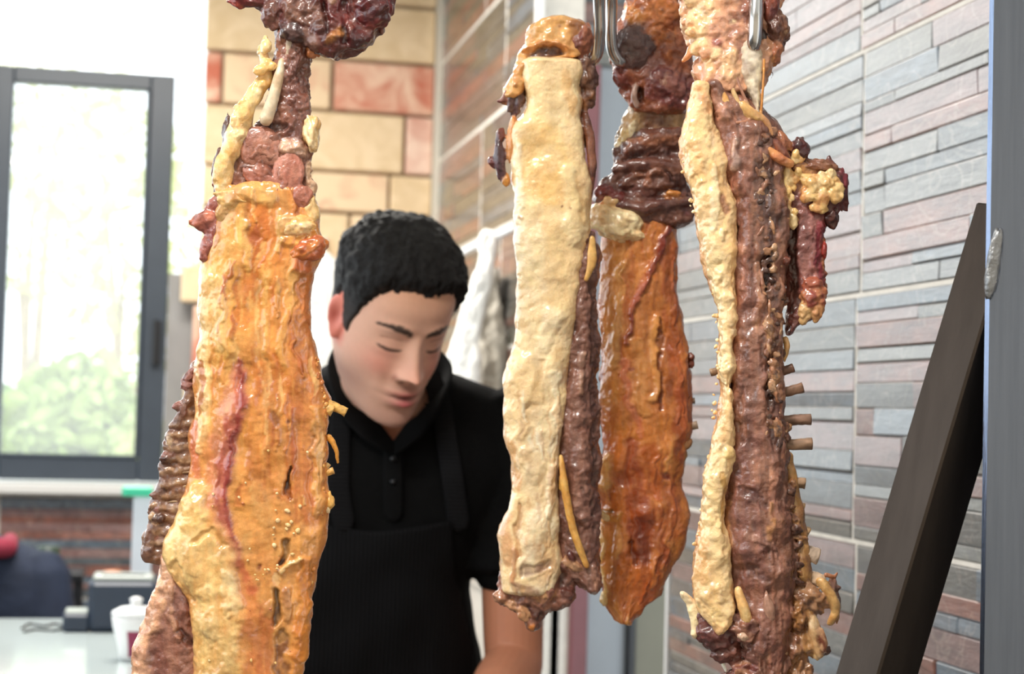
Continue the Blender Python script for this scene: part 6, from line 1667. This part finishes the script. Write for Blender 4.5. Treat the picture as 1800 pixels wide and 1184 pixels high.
# polo shirt
polo = [grid_close(ring_loft(TD))]
for sg in (-1, 1):
    S, E_ = P(*sh[sg]), P(*el[sg])
    hem = S + (E_ - S) * .625
    a = E_ - S; a /= np.linalg.norm(a)
    polo.append(tube_vf([S - a * .012, S + a * .03, S * .5 + hem * .5, hem - a * .02], [.050, .063, .067, .066], 28, sub=4, closed_caps=True, up=(1, 0.1, 0)))
    polo.append(tube_vf([hem - a * .04, hem], [.066, .0665], 28, closed_caps=False, up=(1, 0.1, 0)))
V, F = remesh(polo, .0045, 6)
fq = F[0]
ctrf = V[fq].mean(1)
dd = (ctrf - CAM) @ FWD
ppx = 900 + FPX * ((ctrf - CAM) @ RGT) / dd; ppy = 592 - FPX * ((ctrf - CAM) @ UPV) / dd


def in_poly(x, y, poly):
    ins = np.zeros(x.shape, bool); n = len(poly)
    for i in range(n):
        x1, y1 = poly[i]; x2, y2 = poly[(i + 1) % n]
        c = ((y1 > y) != (y2 > y)) & (x < (x2 - x1) * (y - y1) / (y2 - y1 + 1e-9) + x1)
        ins ^= c
    return ins


vneck = in_poly(ppx, ppy, [(612, 690), (636, 730), (690, 786), (738, 728), (770, 680), (740, 590), (610, 590)]) & (dd < 2.43)
V = V + fbm(V / .09, 3, 3)[:, None] * .004
shirt = mesh_obj('polo_shirt', V, [fq[~vneck]] + F[1:], M_polo, man)


def tfront(px, py, off=.006):
    """a point on the front of the shirt"""
    r = np.array([np.interp(py, TD[:, 1], TD[:, k]) for k in range(5)])
    u = np.clip((px - r[0]) * r[2] / FPX / r[3], -.97, .97)
    d = r[2] - r[4] * (1 - abs(u) ** 2.3) ** (1 / 2.3) - off
    return P(px, py, d)


# collar
for name_pts in ([(650, 604, 2.47), (606, 622, 2.43), (594, 660, 2.38), (612, 712, 2.335), (650, 754, 2.315), (684, 784, 2.31)],
                 [(690, 604, 2.47), (750, 628, 2.44), (780, 662, 2.40), (762, 712, 2.34), (730, 752, 2.315), (697, 786, 2.31)]):
    pts = [P(*q) for q in name_pts]
    V, F = tube_vf(pts, [.018, .021, .023, .023, .021, .012], 16, ellipse=.26, sub=6, up=tuple(-FWD * .55 + UPV * .1 + RGT * (.6 if name_pts[0][0] < 670 else -.6)))
    mesh_obj('collar', V, F, M_polo, shirt)
pk = [tfront(691, q, .004) for q in (788, 820, 860, 900)]
V, F = tube_vf(pk, .013, 10, ellipse=.15, up=tuple(FWD), sub=4); mesh_obj('placket', V, F, M_polo, shirt)
for k, q in enumerate((806, 846)):
    c = tfront(691, q, .0075); V, F = tube_vf([c, c - FWD * .0015], .0042, 12); mesh_obj('button', V, F, M_black, shirt)
# apron: bib and straps
ys = np.linspace(0, 1, 60); us = np.linspace(-1, 1, 60)
outer = np.zeros((60, 60, 3)); inner = np.zeros((60, 60, 3))
for i, a in enumerate(ys):
    for j, u in enumerate(us):
        top = 893 + 40 * (1 - abs(u) ** 1.6) if abs(u) < .62 else 893 + 40 * (1 - .62 ** 1.6) + (abs(u) - .62) * 330
        py = top + (1540 - top) * a
        r = [np.interp(py, TD[:, 1], TD[:, k]) for k in range(5)]
        px = r[0] + u * .93 * (r[3] / r[2] * FPX) + (12 if u > 0 else 0) * a
        fold = .003 * math.sin(u * 17 + a * 6) * a + .004 * math.sin(a * 23 + u * 5) * (.3 + a)
        outer[i, j] = tfront(px, py, .012 + fold); inner[i, j] = tfront(px, py, .008 + fold)
ring = np.concatenate([outer, inner[:, ::-1]], 1)
V, F = grid_close(ring); apr = mesh_obj('apron', V, F, M_apron, man)
for pts in ([(616, 640), (604, 700), (597, 780), (596, 850), (604, 915)], [(756, 655), (774, 710), (786, 780), (796, 840), (806, 915)]):
    q = [tfront(px, py, .010) for px, py in pts]
    V, F = tube_vf(q, [.013, .014, .0145, .0145, .015], 12, ellipse=.14, sub=6, up=tuple(FWD)); mesh_obj('apron_strap', V, F, M_strap, apr)
# trousers and shoes (below the picture)
M_trouser = mat_plain('dark_trousers', (26, 26, 30), .85, noise=.1)
hipc = P(643, 1540, 2.46)
tr_parts = [grid_close(ring_loft(dense([(643, 1490, 2.46, .178, .122), (645, 1560, 2.47, .172, .118), (646, 1700, 2.47, .16, .11)], 5)))]
for sg in (-1, 1):
    h0 = hipc + RGT * .085 * sg - np.array([0, 0, .05]); k0 = np.array([h0[0] + .01 * sg, h0[1] - .02, .48]); a0 = np.array([h0[0] + .02 * sg, h0[1] + .02, .07])
    tr_parts.append(tube_vf([h0, k0, a0], [.09, .065, .05], 20, sub=6))
V, F = remesh(tr_parts, .008, 4); mesh_obj('trousers', V, F, M_trouser, man)
for sg in (-1, 1):
    b0 = hipc + RGT * .105 * sg
    V, F = tube_vf([(b0[0], b0[1] + .05, .045), (b0[0], b0[1] - .06, .04), (b0[0] + .01 * sg, b0[1] - .17, .032)], [.044, .042, .032], 16, sub=4); mesh_obj('shoe', V, F, M_black, man)

# second person, bending at the counter at the far left
d2 = 4.15
p2 = empty('person', (*P(0, 1080, d2)[:2], 0.0), 'person in dark navy jacket bending low behind the counter, far left', 'person')
M_navycloth = mat_plain('navy_jacket', (30, 38, 56), .8, noise=.2, nscale=15, bump=.3, bscale=40, spec=.3)
T2 = dense([(-60, 935, d2, .05, .05), (-40, 955, d2, .10, .09), (-5, 985, d2, .135, .11), (10, 1030, d2, .15, .12), (18, 1080, d2, .155, .125), (10, 1200, d2, .16, .125), (0, 1420, d2, .15, .12)], 6)
bd = [grid_close(ring_loft(inset(T2, .012))), tube_vf([P(-70, 950, d2), P(-95, 915, d2 - .03)], [.05, .05], 20)]
hv = head_surface(60, 60); hv[..., 1] -= face_relief(hv[..., 0], hv[..., 2]) * sstep(.004, -.045, hv[..., 1])
R2 = rotm(math.radians(-55), math.radians(38), math.radians(-12)); o2 = P(-130, 860, d2 - .06)
w2 = lambda v: o2 + (v @ R2.T) @ HB
bd.append(grid_close(w2(hv.reshape(-1, 3)).reshape(hv.shape)))
for sg, path in ((1, [P(75, 1010, d2 - .03), P(95, 1190, d2 - .1), P(0, 1330, d2 - .28)]), (-1, [P(-110, 1000, d2), P(-150, 1190, d2 - .1), P(-90, 1330, d2 - .28)])):
    bd.append(tube_vf(path, [.05, .042, .028], 20, sub=6)); bd += hand(path[-1], path[-1] - path[-2], sg)
V, F = remesh(bd, .006, 3)
mesh_obj('body', V, F, M_skin, p2, np.repeat(lin((200, 140, 112))[None], len(V), 0))
U = hv.copy(); an = np.arctan2(abs(U[..., 0]), -U[..., 1]); ln = np.interp(an, [0, .8, 1.3, 1.6, 3.15], [.06, .045, -.01, .02, -.055])
dr = U - np.array([0, .008, .02]); dr /= np.linalg.norm(dr, axis=-1)[..., None]
U = U + dr * (.012 * sstep(-.001, .014, U[..., 2] - ln) - .004 * sstep(.003, -.004, U[..., 2] - ln))[..., None]
V, F = grid_close(w2(U.reshape(-1, 3)).reshape(U.shape)); mesh_obj('hair', V, F, M_hair, p2, np.repeat(lin((28, 24, 22))[None], len(V), 0))
jk = [grid_close(ring_loft(T2)), tube_vf([P(78, 1012, d2 - .03), P(95, 1190, d2 - .1), P(10, 1320, d2 - .27)], [.064, .056, .042], 24, sub=6), tube_vf([P(-112, 1000, d2), P(-150, 1190, d2 - .1), P(-95, 1320, d2 - .27)], [.062, .056, .042], 24, sub=6)]
V, F = remesh(jk, .007, 5); mesh_obj('jacket', V, F, M_navycloth, p2)
V, F = tube_vf([P(-60, 940, d2 - .10), P(-10, 962, d2 - .12), P(14, 962, d2 - .09), P(18, 950, d2)], [.022, .026, .022, .02], 14, sub=5); mesh_obj('scarf', V, F, mat_plain('maroon_scarf', (128, 30, 52), .8, noise=.15), p2)
tp = [grid_close(ring_loft(dense([(0, 1380, d2, .155, .122), (0, 1520, d2, .15, .12)], 4)))]
for sg in (-1, 1):
    h0 = P(0, 1450, d2) + RGT * .07 * sg
    tp.append(tube_vf([h0, (h0[0], h0[1], .07)], [.08, .05], 16, sub=2))
    V, F = tube_vf([(h0[0], h0[1] + .05, .045), (h0[0], h0[1] - .14, .035)], [.042, .034], 12); mesh_obj('shoe', V, F, M_black, p2)
V, F = remesh(tp, .012, 3); mesh_obj('trousers', V, F, M_trouser, p2)
